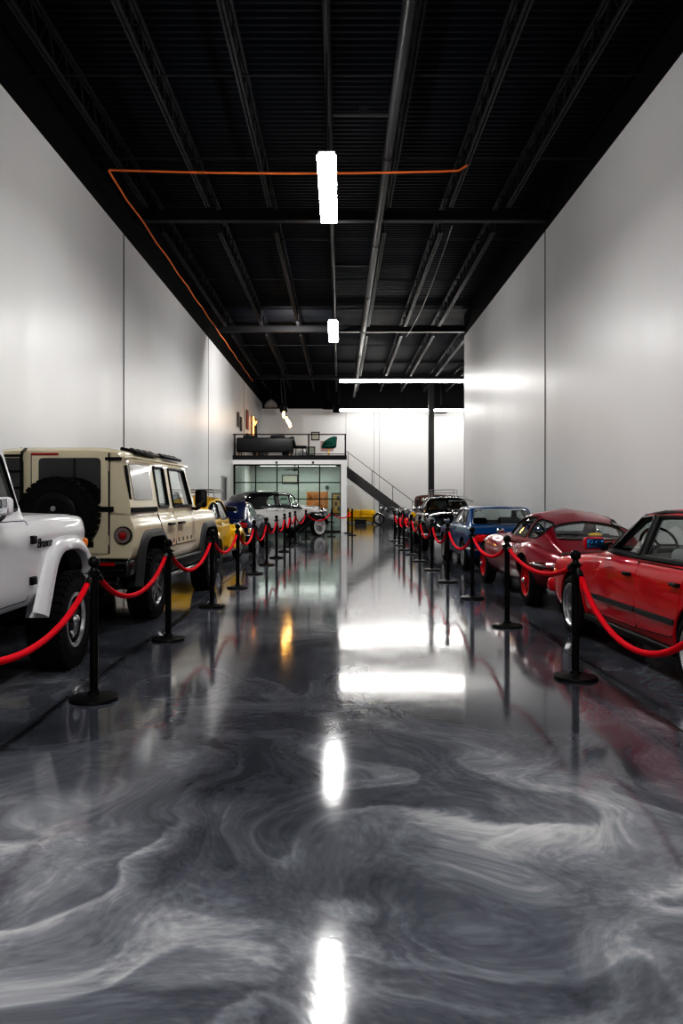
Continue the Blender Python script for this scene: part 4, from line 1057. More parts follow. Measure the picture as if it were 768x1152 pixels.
# ------------------------------------------------------------------ motorcycles
def motorcycle(loc, rz, label, tank, lamp=None, fairing=None):
    r = empty('motorcycle', (*loc, 0), math.radians(rz), label, 'motorcycle', None)
    for y, nm in ((.70, 'wheel'), (-.70, 'wheel')):
        mb = MB(); mb.torus((0, y, .31), .265, .042, 'x', 36, 10); o = mb.build(nm, M['rubber'], r)
        s = MB(); s.torus((0, y, .31), .222, .016, 'x', 32, 6)
        for i in range(16): a = 2 * PI * i / 16; s.cyl((.03 * (-1) ** i, y, .31), (0, y + .2 * math.cos(a), .31 + .2 * math.sin(a)), .004, n=4)
        s.cyl((-.06, y, .31), (.06, y, .31), .035); s.build('rim', M['chrome'], o)
        f = MB(); strip_fender(f, arc(y, .31, .34, 20 if y > 0 else 0, 150 if y > 0 else 175, 12), 0, .07, .02, 1, .02); f.mirror_x(); f.build('mudguard', fairing or tank, r, 60)
    fr = MB(); fr.tube([(0, .44, .84), (0, .15, .62), (0, .1, .34), (0, -.3, .30), (0, -.7, .31)], .022); fr.tube([(0, .42, .78), (0, 0, .74), (0, -.5, .66), (0, -.7, .33)], .022)
    for x in (-.08, .08): fr.cyl((x, .70, .31), (x, .44, .88), .02)
    fr.build('frame', M['black'], r)
    e = MB(); e.box((0, .02, .42), (.26, .36, .22), bev=.04)
    for i in range(5): e.box((0, .08, .54 + i * .025), (.24, .22, .012))
    e.cyl((-.17, -.02, .38), (.17, -.02, .38), .10); e.build('engine', M['steel'], r)
    t = MB(); t.ell((0, .16, .80), (.14, .28, .12)); t.build('fuel_tank', tank, r)
    s = MB(); s.box((0, -.36, .76), (.26, .58, .09), bev=.04); s.build('seat', M['seat_dark'], r)
    h = MB(); h.tube([(-.36, .30, 1.0), (-.2, .40, 1.02), (0, .45, .92), (.2, .40, 1.02), (.36, .30, 1.0)], .014); h.build('handlebar', M['chrome'], r)
    l = MB(); l.cyl((0, .50, .86), (0, .60, .86), .08, .095, n=20); l.ell((0, .60, .86), (.09, .03, .09), mi=1); l.build('headlight', [M['chrome'], lamp or M['clearlens']], r)
    x = MB(); x.tube([(.12, .18, .50), (.16, .24, .34), (.17, 0, .24), (.18, -.5, .28), (.18, -.95, .36)], [.022, .022, .028, .045, .04]); x.build('exhaust', M['chrome'], r)
    k = MB(); k.tube([(-.08, 0, .24), (-.26, -.08, .012)], .012); k.build('kickstand', M['black'], r)
    return r
# ------------------------------------------------------------------ setting
XL, XR, YB, YF = -4.4, 4.45, 44.0, -9.0
ZL, ZRW, ZD, ZJ = 6.78, 7.19, 7.95, 7.30       # top of white paint left / right, roof deck, joist underside
YE, XR2 = 27.65, 13.0                           # where the right wall stops and the hall widens
MEZ = 31.8

def structure(o): o['kind'] = 'structure'; return o

def wall_material():
    m, nt, b = _new('white_wall_paint'); N, L = nt.nodes, nt.links
    tc = N.new('ShaderNodeTexCoord'); mp = N.new('ShaderNodeMapping'); mp.inputs['Scale'].default_value = (1.6, 1.6, .05)
    L.new(tc.outputs['Object'], mp.inputs['Vector'])
    n1 = N.new('ShaderNodeTexNoise'); n1.inputs['Scale'].default_value = 2.2; n1.inputs['Detail'].default_value = 5; L.new(mp.outputs[0], n1.inputs['Vector'])
    n2 = N.new('ShaderNodeTexNoise'); n2.inputs['Scale'].default_value = .45; n2.inputs['Detail'].default_value = 3; L.new(tc.outputs['Object'], n2.inputs['Vector'])
    mx = N.new('ShaderNodeMix'); mx.data_type = 'RGBA'; mx.inputs['A'].default_value = (.72, .72, .725, 1); mx.inputs['B'].default_value = (.82, .82, .825, 1)
    L.new(n2.outputs['Fac'], mx.inputs['Factor']); L.new(mx.outputs['Result'], b.inputs['Base Color'])
    mr = N.new('ShaderNodeMapRange'); mr.inputs['To Min'].default_value = .22; mr.inputs['To Max'].default_value = .46; L.new(n1.outputs['Fac'], mr.inputs['Value']); L.new(mr.outputs[0], b.inputs['Roughness'])
    bp = N.new('ShaderNodeBump'); bp.inputs['Strength'].default_value = .10; bp.inputs['Distance'].default_value = .02; L.new(n1.outputs['Fac'], bp.inputs['Height']); L.new(bp.outputs[0], b.inputs['Normal'])
    b.inputs['Specular IOR Level'].default_value = .5
    return m

def floor_material():
    m, nt, b = _new('polished_metallic_epoxy'); N, L = nt.nodes, nt.links
    def nd(t, **k):
        n = N.new(t)
        for a, v in k.items(): n.inputs[a.replace('_', ' ')].default_value = v
        return n
    tc = N.new('ShaderNodeTexCoord')
    def math_(op, a, b_=None):
        n = N.new('ShaderNodeMath'); n.operation = op
        for i, v in enumerate((a, b_)):
            if v is None: continue
            if isinstance(v, (int, float)): n.inputs[i].default_value = v
            else: L.new(v, n.inputs[i])
        return n.outputs[0]
    def vmath(op, a, b_=None, s=None):
        n = N.new('ShaderNodeVectorMath'); n.operation = op
        for i, v in enumerate((a, b_)):
            if v is None: continue
            if isinstance(v, tuple): n.inputs[i].default_value = v
            else: L.new(v, n.inputs[i])
        if s is not None: n.inputs['Scale'].default_value = s
        return n
    P = tc.outputs['Object']
    wa = nd('ShaderNodeTexNoise', Scale=.55, Detail=2.); L.new(P, wa.inputs['Vector'])
    w1 = vmath('SCALE', vmath('SUBTRACT', wa.outputs['Color'], (.5, .5, .5)).outputs[0], s=3.2)
    p1 = vmath('ADD', P, w1.outputs[0]).outputs[0]
    wb = nd('ShaderNodeTexNoise', Scale=1.3, Detail=3.); L.new(p1, wb.inputs['Vector'])
    w2 = vmath('SCALE', vmath('SUBTRACT', wb.outputs['Color'], (.5, .5, .5)).outputs[0], s=1.1)
    p2 = vmath('ADD', p1, w2.outputs[0]).outputs[0]
    big = nd('ShaderNodeTexNoise', Scale=.62, Detail=6., Roughness=.55); L.new(p2, big.inputs['Vector'])
    # brushed strands that follow the warped field
    mp = N.new('ShaderNodeMapping'); mp.inputs['Scale'].default_value = (9., 1.3, 1.); mp.inputs['Rotation'].default_value = (0, 0, .9); L.new(p2, mp.inputs['Vector'])
    st = nd('ShaderNodeTexNoise', Scale=1.1, Detail=5., Roughness=.6); L.new(mp.outputs[0], st.inputs['Vector'])
    # thin veins where two fields cross
    v1 = nd('ShaderNodeTexNoise', Scale=.8, Detail=3.); L.new(p2, v1.inputs['Vector'])
    vein = math_('SUBTRACT', 1., math_('MULTIPLY', math_('ABSOLUTE', math_('SUBTRACT', v1.outputs['Fac'], .5)), 26.)); vein = math_('MAXIMUM', vein, 0.)
    def blob(x, y, r):
        d = vmath('DISTANCE', p1, (x, y, 0)).outputs['Value']
        return math_('MAXIMUM', math_('SUBTRACT', 1., math_('DIVIDE', d, r)), 0.)
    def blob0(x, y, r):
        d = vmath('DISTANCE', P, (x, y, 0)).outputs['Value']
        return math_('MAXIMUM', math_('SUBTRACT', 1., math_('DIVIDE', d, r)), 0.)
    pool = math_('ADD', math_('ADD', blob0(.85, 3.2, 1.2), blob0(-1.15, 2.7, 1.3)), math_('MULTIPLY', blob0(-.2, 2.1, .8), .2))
    # pearlescent tide marks: bright on one edge, fading away from it
    fld = nd('ShaderNodeTexNoise', Scale=.72, Detail=1.2, Roughness=.45); L.new(p1, fld.inputs['Vector'])
    frc = math_('FRACT', math_('ADD', math_('MULTIPLY', fld.outputs['Fac'], 5.5), math_('MULTIPLY', st.outputs['Fac'], .30)))
    edge = N.new('ShaderNodeMapRange'); edge.interpolation_type = 'SMOOTHSTEP'; edge.inputs['From Min'].default_value = 1.; edge.inputs['From Max'].default_value = .90; L.new(frc, edge.inputs['Value'])
    saw = math_('MULTIPLY', math_('POWER', frc, 2.2), edge.outputs[0])
    msk = nd('ShaderNodeTexNoise', Scale=.42, Detail=2.); L.new(P, msk.inputs['Vector'])
    mk = N.new('ShaderNodeMapRange'); mk.inputs['From Min'].default_value = .46; mk.inputs['From Max'].default_value = .70; L.new(msk.outputs['Fac'], mk.inputs['Value'])
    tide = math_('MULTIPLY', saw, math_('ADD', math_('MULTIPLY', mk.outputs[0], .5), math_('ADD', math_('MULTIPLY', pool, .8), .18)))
    grain = nd('ShaderNodeTexNoise', Scale=22., Detail=4.); L.new(p1, grain.inputs['Vector'])
    val = math_('ADD', math_('MULTIPLY', big.outputs['Fac'], .86), math_('SUBTRACT', math_('MULTIPLY', st.outputs['Fac'], .22), .07))
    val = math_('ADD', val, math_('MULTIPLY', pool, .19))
    val = math_('ADD', val, math_('MULTIPLY', tide, .27))
    val = math_('ADD', val, math_('MULTIPLY', math_('SUBTRACT', grain.outputs['Fac'], .5), .16))
    cr = N.new('ShaderNodeValToRGB'); e = cr.color_ramp.elements
    e[0].position = .36; e[0].color = (.048, .052, .063, 1); e[1].position = .86; e[1].color = (.62, .62, .63, 1)
    for pz, c in ((.47, (.088, .094, .113)), (.56, (.138, .146, .170)), (.66, (.235, .246, .272)), (.76, (.42, .424, .44))):
        q = e.new(pz); q.color = (*c, 1)
    L.new(val, cr.inputs['Fac']); L.new(cr.outputs['Color'], b.inputs['Base Color'])
    fine = nd('ShaderNodeTexNoise', Scale=3.2, Detail=4.); L.new(p1, fine.inputs['Vector'])
    mr = N.new('ShaderNodeMapRange'); mr.inputs['To Min'].default_value = .05; mr.inputs['To Max'].default_value = .13; L.new(fine.outputs['Fac'], mr.inputs['Value']); L.new(mr.outputs[0], b.inputs['Roughness'])
    b.inputs['Metallic'].default_value = .0
    b.inputs['Specular IOR Level'].default_value = .36
    b.inputs['Coat Weight'].default_value = .1; b.inputs['Coat Roughness'].default_value = .08
    bp = N.new('ShaderNodeBump'); bp.inputs['Strength'].default_value = .10; bp.inputs['Distance'].default_value = .03
    L.new(big.outputs['Fac'], bp.inputs['Height']); L.new(bp.outputs[0], b.inputs['Normal'])
    return m

M['wall'] = wall_material()
M['wallblack'] = mat('black_wall_paint', (.004, .004, .0045), .8, spec=.2)
M['deck'] = mat('black_roof_deck', (.006, .0085, .0145), .5, spec=.2)
M['joist'] = mat('black_joist_paint', (.032, .033, .036), .45, spec=.2)
M['girder'] = mat('black_girder_paint', (.017, .017, .019), .45, spec=.2)
M['pipe'] = mat('dark_grey_pipe', (.036, .037, .040), .42, spec=.2)
M['groove'] = mat('panel_joint', (.03, .03, .03), .8)
M['trimwhite'] = mat('white_trim', (.88, .88, .88), .45)
M['tube_light'] = emis('led_diffuser', (1, .985, .96), 98.)
M['line_light'] = emis('led_line', (1, .97, .92), 44.)
M['bulb'] = emis('amber_bulb', (1, .50, .12), 30.)
M['bulb2'] = emis('amber_neon', (1, .36, .08), 4.)
M['cord'] = mat('orange_cord', (.75, .20, .05), .55)
M['gold'] = mat('gold_metal', (.75, .50, .16), .25, 1)
M['wood'] = mat('oak_wood', (.45, .26, .12), .5, var=.25, scale=6)
M['greenvelvet'] = mat('green_velvet', (.006, .10, .075), .6)
M['sofa_black'] = mat('black_leather', (.010, .011, .013), .42)
M['sofa_yellow'] = mat('yellow_leather', (.80, .52, .005), .5)
M['roomwall'] = mat('grey_room_wall', (.46, .50, .485), .7)
M['peg'] = mat('orange_pegboard', (.50, .19, .035), .6, var=.3, scale=30)
M['paper'] = mat('print_paper', (.55, .53, .46), .7, var=.35, scale=7)
M['paperdark'] = mat('dark_print', (.05, .05, .055), .6, var=.6, scale=12)
M['paperred'] = mat('red_print', (.45, .10, .06), .6, var=.5, scale=12)
M['papergold'] = mat('gold_print', (.50, .30, .05), .6, var=.6, scale=10)
M['leaf'] = mat('dark_leaf', (.012, .03, .014), .55, var=.4)
M['greymetal'] = mat('grey_stair_metal', (.06, .06, .062), .5)
M['greypanel_shade'] = mat('grey_panel_stair_shade', (.22, .22, .225), .6)  # grey darkened to stand in for the stair's shadow; door panel shares it
M['smoke'] = mat('charcoal_table', (.03, .03, .033), .4)
M['colpaint'] = mat('column_paint', (.03, .03, .032), .4)
M['shade'] = mat('grey_shade', (.35, .35, .36), .4)

def build_setting():
    structure(MB().add([(XL - .3, YF - .3, 0), (XR2 + .3, YF - .3, 0), (XR2 + .3, YB + .3, 0), (XL - .3, YB + .3, 0)], [[0, 1, 2, 3]]).build('floor', floor_material()))
    def slab(name, a, b_, zsplit, t, z1=ZD + .3):
        """upright wall from a to b (plan), thickness t to the left of a->b; white below zsplit, black above"""
        a, b_ = Vector(a), Vector(b_); n = Vector((-(b_ - a).y, (b_ - a).x)).normalized() * t
        mb = MB()
        for z0, z2, mi in ((0, zsplit, 0), (zsplit, z1, 1)):
            q = [a, b_, b_ + n, a + n]
            vs = [(p.x, p.y, z0) for p in q] + [(p.x, p.y, z2) for p in q]
            mb.add(vs, [[0, 1, 2, 3], [4, 5, 6, 7], [0, 1, 5, 4], [1, 2, 6, 5], [2, 3, 7, 6], [3, 0, 4, 7]], mi)
        return structure(mb.build(name, [M['wall'], M['wallblack']]))
    slab('wall_left', (XL, YF), (XL, YB), ZL, .25)
    slab('wall_right', (XR, YE), (XR, YF), ZRW, .22)
    slab('wall_right_return', (XR2, YE - .22), (XR + .22, YE - .22), ZRW, .22)   # faces the wider back bay
    slab('wall_right_rear', (XR2, YB), (XR2, YE - .22), ZRW, .25)
    slab('wall_back', (XL, YB), (XR2, YB), 6.48, .25)
    slab('wall_front', (XR + .2, YF), (XL, YF), ZRW, .25)
    # corrugated roof deck, ribs across the hall
    d = MB(); vs = []; y = YF; p = .16
    while y < YB:
        for dy, dz in ((0, 0), (.05, 0), (.08, .06), (.13, .06)): vs += [(XL - .2, y + dy, ZD + dz), (XR2 + .2, y + dy, ZD + dz)]
        y += p
    n = len(vs) // 2
    d.add(vs, [[2 * i, 2 * i + 1, 2 * i + 3, 2 * i + 2] for i in range(n - 1)])
    structure(d.build('ceiling', M['deck'], None, 20))
    # girders
    for y in (-5.4, 5.6, 16.55, 27.6, 38.5):
        g = MB(); x1 = XR if y < YE else XR2
        g.box(((XL + x1) / 2, y, 7.33), (x1 - XL, .20, .025)); g.box(((XL + x1) / 2, y, 7.42), (x1 - XL, .02, .20)); g.box(((XL + x1) / 2, y, 7.52), (x1 - XL, .20, .025))
        structure(g.build('girder', M['girder']))
    # open-web joists along the hall
    edges = [-5.4, 5.6, 16.55, 27.6, 38.5, YB]
    bays = [(a, b_) for a, b_ in zip(edges, edges[1:])]
    xs = [-3.95, -2.69, -1.43, -.17, 1.0, 2.27, 3.45]
    for (a, b_) in bays:
        xx = xs + ([4.7, 5.95, 7.2, 8.45] if a > 20 else [])
        for x in xx:
            j = MB(); lo, hi = ZJ + .06, ZD - .10
            y0, y1 = a + .75, min(b_ - .75, YB - .3)
            for s in (-1, 1):
                j.box((x + s * .028, (y0 + y1) / 2, lo), (.035, y1 - y0, .04)); j.box((x + s * .028, (a + b_) / 2, hi), (.035, b_ - a - .06, .04))
            m_ = max(2, round((y1 - y0) / .62)); st = (y1 - y0) / m_
            for i in range(m_):
                ya = y0 + st * i
                j.cyl((x, ya, lo), (x, ya + st / 2, hi), .013, n=5, caps=False); j.cyl((x, ya + st / 2, hi), (x, ya + st, lo), .013, n=5, caps=False)
            j.cyl((x, y0, lo), (x, a + .12, hi), .016, n=5); j.cyl((x, y1, lo), (x, b_ - .12, hi), .016, n=5)
            structure(j.build('ceiling_joist', M['joist']))
    for y in (8.8, 11.0, 13.7, 18.0, 21.3, 24.6, 30.5, 34.5):
        x1 = XR if y < YE else XR2
        structure(MB().cyl((XL, y, ZJ + .12), (x1, y, ZJ + .12), .018, n=6).build('joist_bridging', M['joist']))
    # panel joints on the walls
    k = 1
    for x, ys, z in ((XL + .004, (5.2, 15.75, 25.9, 35.6), ZL), (XR - .004, (5.9, 16.75), ZRW)):
        for y in ys: structure(MB().box((x, y, z / 2), (.012, .035, z)).build('trim_%d' % k, M['groove'])); k += 1
    structure(MB().box((XR + .03, YE + .012, ZRW / 2), (.07, .05, ZRW)).build('trim_%d' % k, M['greymetal'])); k += 1
    for x in (.35, 1.95, 2.25, 5.3): structure(MB().box((x, YB - .006, 3.2), (.03, .014, 6.4)).build('trim_%d' % k, M['shade'])); k += 1
    # floor joints
    for x in (2.07, -1.92): structure(MB().box((x, 18, .0005), (.012, 50, .003)).build('trim_%d' % k, M['groove'])); k += 1
    # steel column
    col = MB(); col.box((4.55, 38.5, 3.66), (.27, .27, 7.32), bev=.01); col.box((4.55, 38.5, .01), (.45, .45, .02)); structure(col.build('column', M['colpaint']))
    # door in the left wall under the mezzanine edge
    dr = empty('door_1', (XL, 29.3, 0)); structure(dr)
    f = MB(); 
    for y in (-.52, .52): f.box((.03, y, 1.08), (.06, .08, 2.16))
    f.box((.03, 0, 2.19), (.06, 1.12, .08)); f.build('door_frame', M['shade'], dr)
    MB().box((.02, 0, 1.075), (.03, .95, 2.13), bev=.004).build('door_panel', M['greypanel_shade'], dr)
    MB().box((.045, .16, 1.08), (.02, .05, 2.1)).build('door_stile', M['smoke'], dr)
    MB().cyl((.04, -.38, 1.0), (.1, -.38, 1.0), .025).build('door_handle', M['steel'], dr)
    # mezzanine deck and the glazed room below
    XM = .29
    mz = MB(); mz.box(((XL + XM) / 2, (MEZ + YB) / 2, 3.07), (XM - XL, YB - MEZ, .18)); structure(mz.build('mezzanine_deck', M['girder']))
    bm_ = MB(); bm_.box(((XL + XM) / 2, MEZ + .12, 2.885), (XM - XL, .2, .19)); structure(bm_.build('trim_%d' % k, M['trimwhite'])); k += 1
    p = MB(); p.box((XM - .12, MEZ + .12, 1.395), (.24, .2, 2.79)); structure(p.build('trim_%d' % k, M['trimwhite'])); k += 1
    w = MB(); w.box((XM - .1, (MEZ + .22 + 40.2) / 2, 1.49), (.12, 40.2 - MEZ - .22, 2.98)); structure(w.build('wall_room_side', M['roomwall']))
    w = MB(); w.box(((XL + XM) / 2, 38.2, 1.49), (XM - XL - .03, .1, 2.98)); structure(w.build('wall_room_back', M['roomwall']))
    wn = empty('window_1', (0, MEZ + .1, 0)); structure(wn)
    x0, x1 = XL + .06, XM - .24; n = 5
    fm = MB(); fm.box(((x0 + x1) / 2, 0, .03), (x1 - x0, .08, .06)); fm.box(((x0 + x1) / 2, 0, 2.76), (x1 - x0, .08, .06))
    for x in (x0, x1): fm.box((x, 0, 1.39), (.07, .08, 2.78))
    fm.build('window_frame', M['black'], wn)
    for i in range(n):
        xa = x0 + (x1 - x0) * i / n; xb = x0 + (x1 - x0) * (i + 1) / n
        if i: MB().box((xa, 0, 1.39), (.045, .06, 2.68)).build('mullion', M['black'], wn)
        MB().box(((xa + xb) / 2, .0, 1.39), (xb - xa, .006, 2.68)).build('pane', M['glass_room'], wn)
    for z in (.68, 1.36, 2.04): MB().box(((x0 + x1) / 2, 0, z), (x1 - x0, .05, .04)).build('transom', M['black'], wn)
    for x in (-2.6, -1.1):
        MB().box((x, -.12, 2.86), (.08, .06, .08)).build('bracket', M['black'], wn)
    # white pier and panel under the stair, the stair's shadow put into its grey
    pr = MB(); pr.box((1.98, 41.0, 1.1), (.17, .17, 2.2)); structure(pr.build('trim_%d' % k, M['trimwhite'])); k += 1
    g = MB(); g.prism([(2.07, 0), (4.3, 0), (4.3, .02), (2.07, 1.72)], 'y', 41.0, 41.1); structure(g.build('wall_under_stair', M['greypanel_shade']))
    # stair from the deck down to the right
    s = empty('staircase', (XM, 34.2, 0)); structure(s)
    run, rise, wd = 3.95, 3.10, 1.0; nst = 16
    for q, nm in ((-.5, 'stringer'), (.5, 'stringer')):
        z = MB(); z.prism([(0, 2.34), (0, 2.80), (3.72, .0), (3.10, .0)], 'y', q - .02, q + .02); z.build(nm, M['greymetal'], s)
    for i in range(nst):
        x = 3.5 * (i + .6) / nst; zz = 2.76 - .756 * x
        MB().box((x, 0, zz - .05), (.26, wd - .05, .035)).build('tread', M['greymetal'], s)
    for q in (-.5,):
        r = MB(); r.tube([(-.02, q, 3.44), (.03, q, 3.42), (3.65, q, .70)], .014)
        for t in (.02, .31, .56, .80, .98): r.cyl((3.6 * t, q, 2.72 - .75 * 3.6 * t), (3.6 * t, q, 3.43 - .75 * 3.6 * t), .014)
        r.build('handrail', M['steel_dark'], s)
    # mezzanine railing
    rl = empty('mezzanine_railing', (0, MEZ + .06, 3.16), 0, 'black metal railing along the front edge of the mezzanine', 'railing')
    for x in (XL + .08, -1.28, XM - .06): MB().box((x, 0, .435), (.06, .06, .87)).build('post', M['black'], rl)
    MB().box(((XL + XM) / 2, 0, .86), (XM - XL - .03, .05, .045)).build('top_rail', M['black'], rl)
    MB().box(((XL + XM) / 2, 0, .05), (XM - XL - .03, .03, .03)).build('bottom_rail', M['black'], rl)
    for i, x in enumerate((XM - .06,)): MB().box((x, 1.2, .86), (.05, 2.4, .045)).build('top_rail', M['black'], rl)

# ------------------------------------------------------------------ lights and ceiling services
def build_services():
    def fixture(y, label):
        r = empty('ceiling_light', (-.17, y, 5.80), 0, label, 'ceiling light', 'long LED ceiling lights')
        MB().box((0, 0, .075), (.23, 2.30, .07), bev=.02).build('housing', M['shade'], r)
        df = MB(); df.box((0, 0, .01), (.25, 2.36, .05), bev=.012); df.build('diffuser', M['tube_light'], r)
        for yy in (-1.0, 1.0): MB().cyl((0, yy, .1), (0, yy, 1.435), .012, n=8).build('hanger_rod', M['pipe'], r)
    fixture(11.15, 'long white LED ceiling light nearest the camera, hung over the aisle')
    fixture(20.55, 'smaller-looking LED ceiling light farther down the aisle')
    for y in (1.5, -6.5): fixture(y, 'long white LED ceiling light over the aisle behind the viewer')
    for y, z, lb in ((31.9, 6.22, 'thin horizontal line light, the upper one, in front of the back wall'), (41.9, 6.15, 'thin horizontal line light, the lower one, close to the back wall')):
        r = empty('line_light', (5.2, y, z), 0, lb, 'ceiling light', 'horizontal line lights')
        MB().box((0, 0, .07), (10.4, .09, .05)).build('housing', M['shade'], r); MB().box((0, 0, 0), (10.4, .13, .10), bev=.02).build('diffuser', M['line_light'], r)
        for x in (-4.6, -1.5, 1.6, 4.8): MB().cyl((x, 0, .09), (x, 0, 1.1), .008, n=6).build('hanger_rod', M['pipe'], r)
    p = MB(); p.cyl((.81, -5, 7.14), (.81, 43.8, 7.14), .085, n=20)
    for y in (4, 8.5, 13, 17.5, 22, 26.5, 31): p.cyl((.81, y - .05, 7.14), (.81, y + .05, 7.14), .10, n=20)
    tag(p.build('sprinkler_pipe', M['pipe']), 'thick dark pipe running lengthwise below the ceiling joists', 'pipe')
    p = MB(); p.cyl((-.17, -5, 7.28), (-.17, 31, 7.28), .045, n=12); tag(p.build('conduit', M['pipe']), 'straight conduit along the ceiling above the two hanging lights', 'conduit')
    p = MB(); p.cyl((-.1, 11.6, 7.16), (.75, 11.6, 7.16), .035, n=12); p.box((.35, 11.6, 7.22), (.12, .1, .1)); tag(p.build('branch_pipe', M['pipe']), 'short cross pipe joining the conduit to the thick pipe', 'pipe')
    p = MB(); p.cyl((-.1, 19.1, 7.16), (.75, 19.1, 7.16), .035, n=12); tag(p.build('branch_pipe', M['pipe']), 'short cross pipe above the farther hanging light', 'pipe')
    z = ZJ - .27
    pts = [(2.2, 13.35, z + .12), (2.05, 13.33, z + .02)] + [(2.05 - 6.0 * i / 20, 13.3 - .002 * i, z - .05 * math.sin(PI * i / 20)) for i in range(1, 21)] + [(-3.97, 13.3, z)]
    pts += [(-3.98 - .01 * i, 13.3 + 24 * i / 20, z - .04 * abs(math.sin(i * 1.57))) for i in range(1, 21)]
    tag(MB().tube(pts, .02, 6).build('extension_cord', M['cord']), 'orange cord strung across the ceiling joists and along the left wall', 'cord')
    cb = [(2.32, 15.9 + 11 * i / 10, z - .02 - .25 * math.sin(PI * i / 10)) for i in range(11)]
    tag(MB().tube(cb, .014, 5).build('hanging_cable', M['pipe']), 'thin dark cable slung below the joists on the right', 'cable')
    for x, y, zz, lb in ((-.62, 41.5, 6.30, 'black dome lamp under the ceiling, left of the line light end'), (-.05, 42.6, 6.25, 'black dome lamp at the left end of the lower line light'), (5.6, 42.8, 6.22, 'black dome lamp right of the column at the back wall'), (-3.66, 41.2, 6.35, 'pale dome lamp in the top left corner above the mezzanine')):
        r = empty('dome_lamp', (x, y, zz), 0, lb, 'lamp'); MB().lathe([(.05, .30), (.14, .26), (.30, .10), (.36, -.10), (.34, -.12), (.28, .08), (0, .2)], n=28).build('lamp_shade', M['black'] if x > -3 else M['shade'], r)
        MB().cyl((0, 0, .28), (0, 0, 7.955 - zz), .02).build('stem', M['pipe'], r)
    # amber lamps over the mezzanine
    r = empty('pendant_lamp', (-2.62, 36.2, 5.42), 0, 'pendant lamp with glowing amber bulb hung on dark chains over the mezzanine', 'lamp')
    MB().lathe([(.16, .0), (.20, .12), (.16, .30), (.05, .40), (0, .40)], n=24).build('lamp_cap', M['black'], r)
    MB().ell((0, 0, -.10), (.06, .06, .17)).build('bulb', M['bulb'], r)
    ch = MB(); ch.tube([(-.14, 0, 1.95), (-.12, 0, 1.0), (-.05, 0, .35)], .018); ch.tube([(-.10, 0, 1.95), (.06, 0, 1.0), (.09, 0, .30)], .022); ch.build('chain', M['steel_dark'], r)
    r = empty('pendant_lamp', (-2.40, 36.0, 4.94), 0, 'lower amber tube lamp hanging aslant beside the pendant lamp', 'lamp')
    t = MB(); t.tube([(-.10, 0, .22), (-.03, 0, .06), (.06, 0, -.08), (.11, 0, -.24)], [.045, .07, .07, .05], 12); t.build('bulb', M['bulb'], r)
    MB().tube([(-.10, 0, .22), (-.12, 0, .9), (-.2, 0, 2.4)], .012).build('cord', M['black'], r)

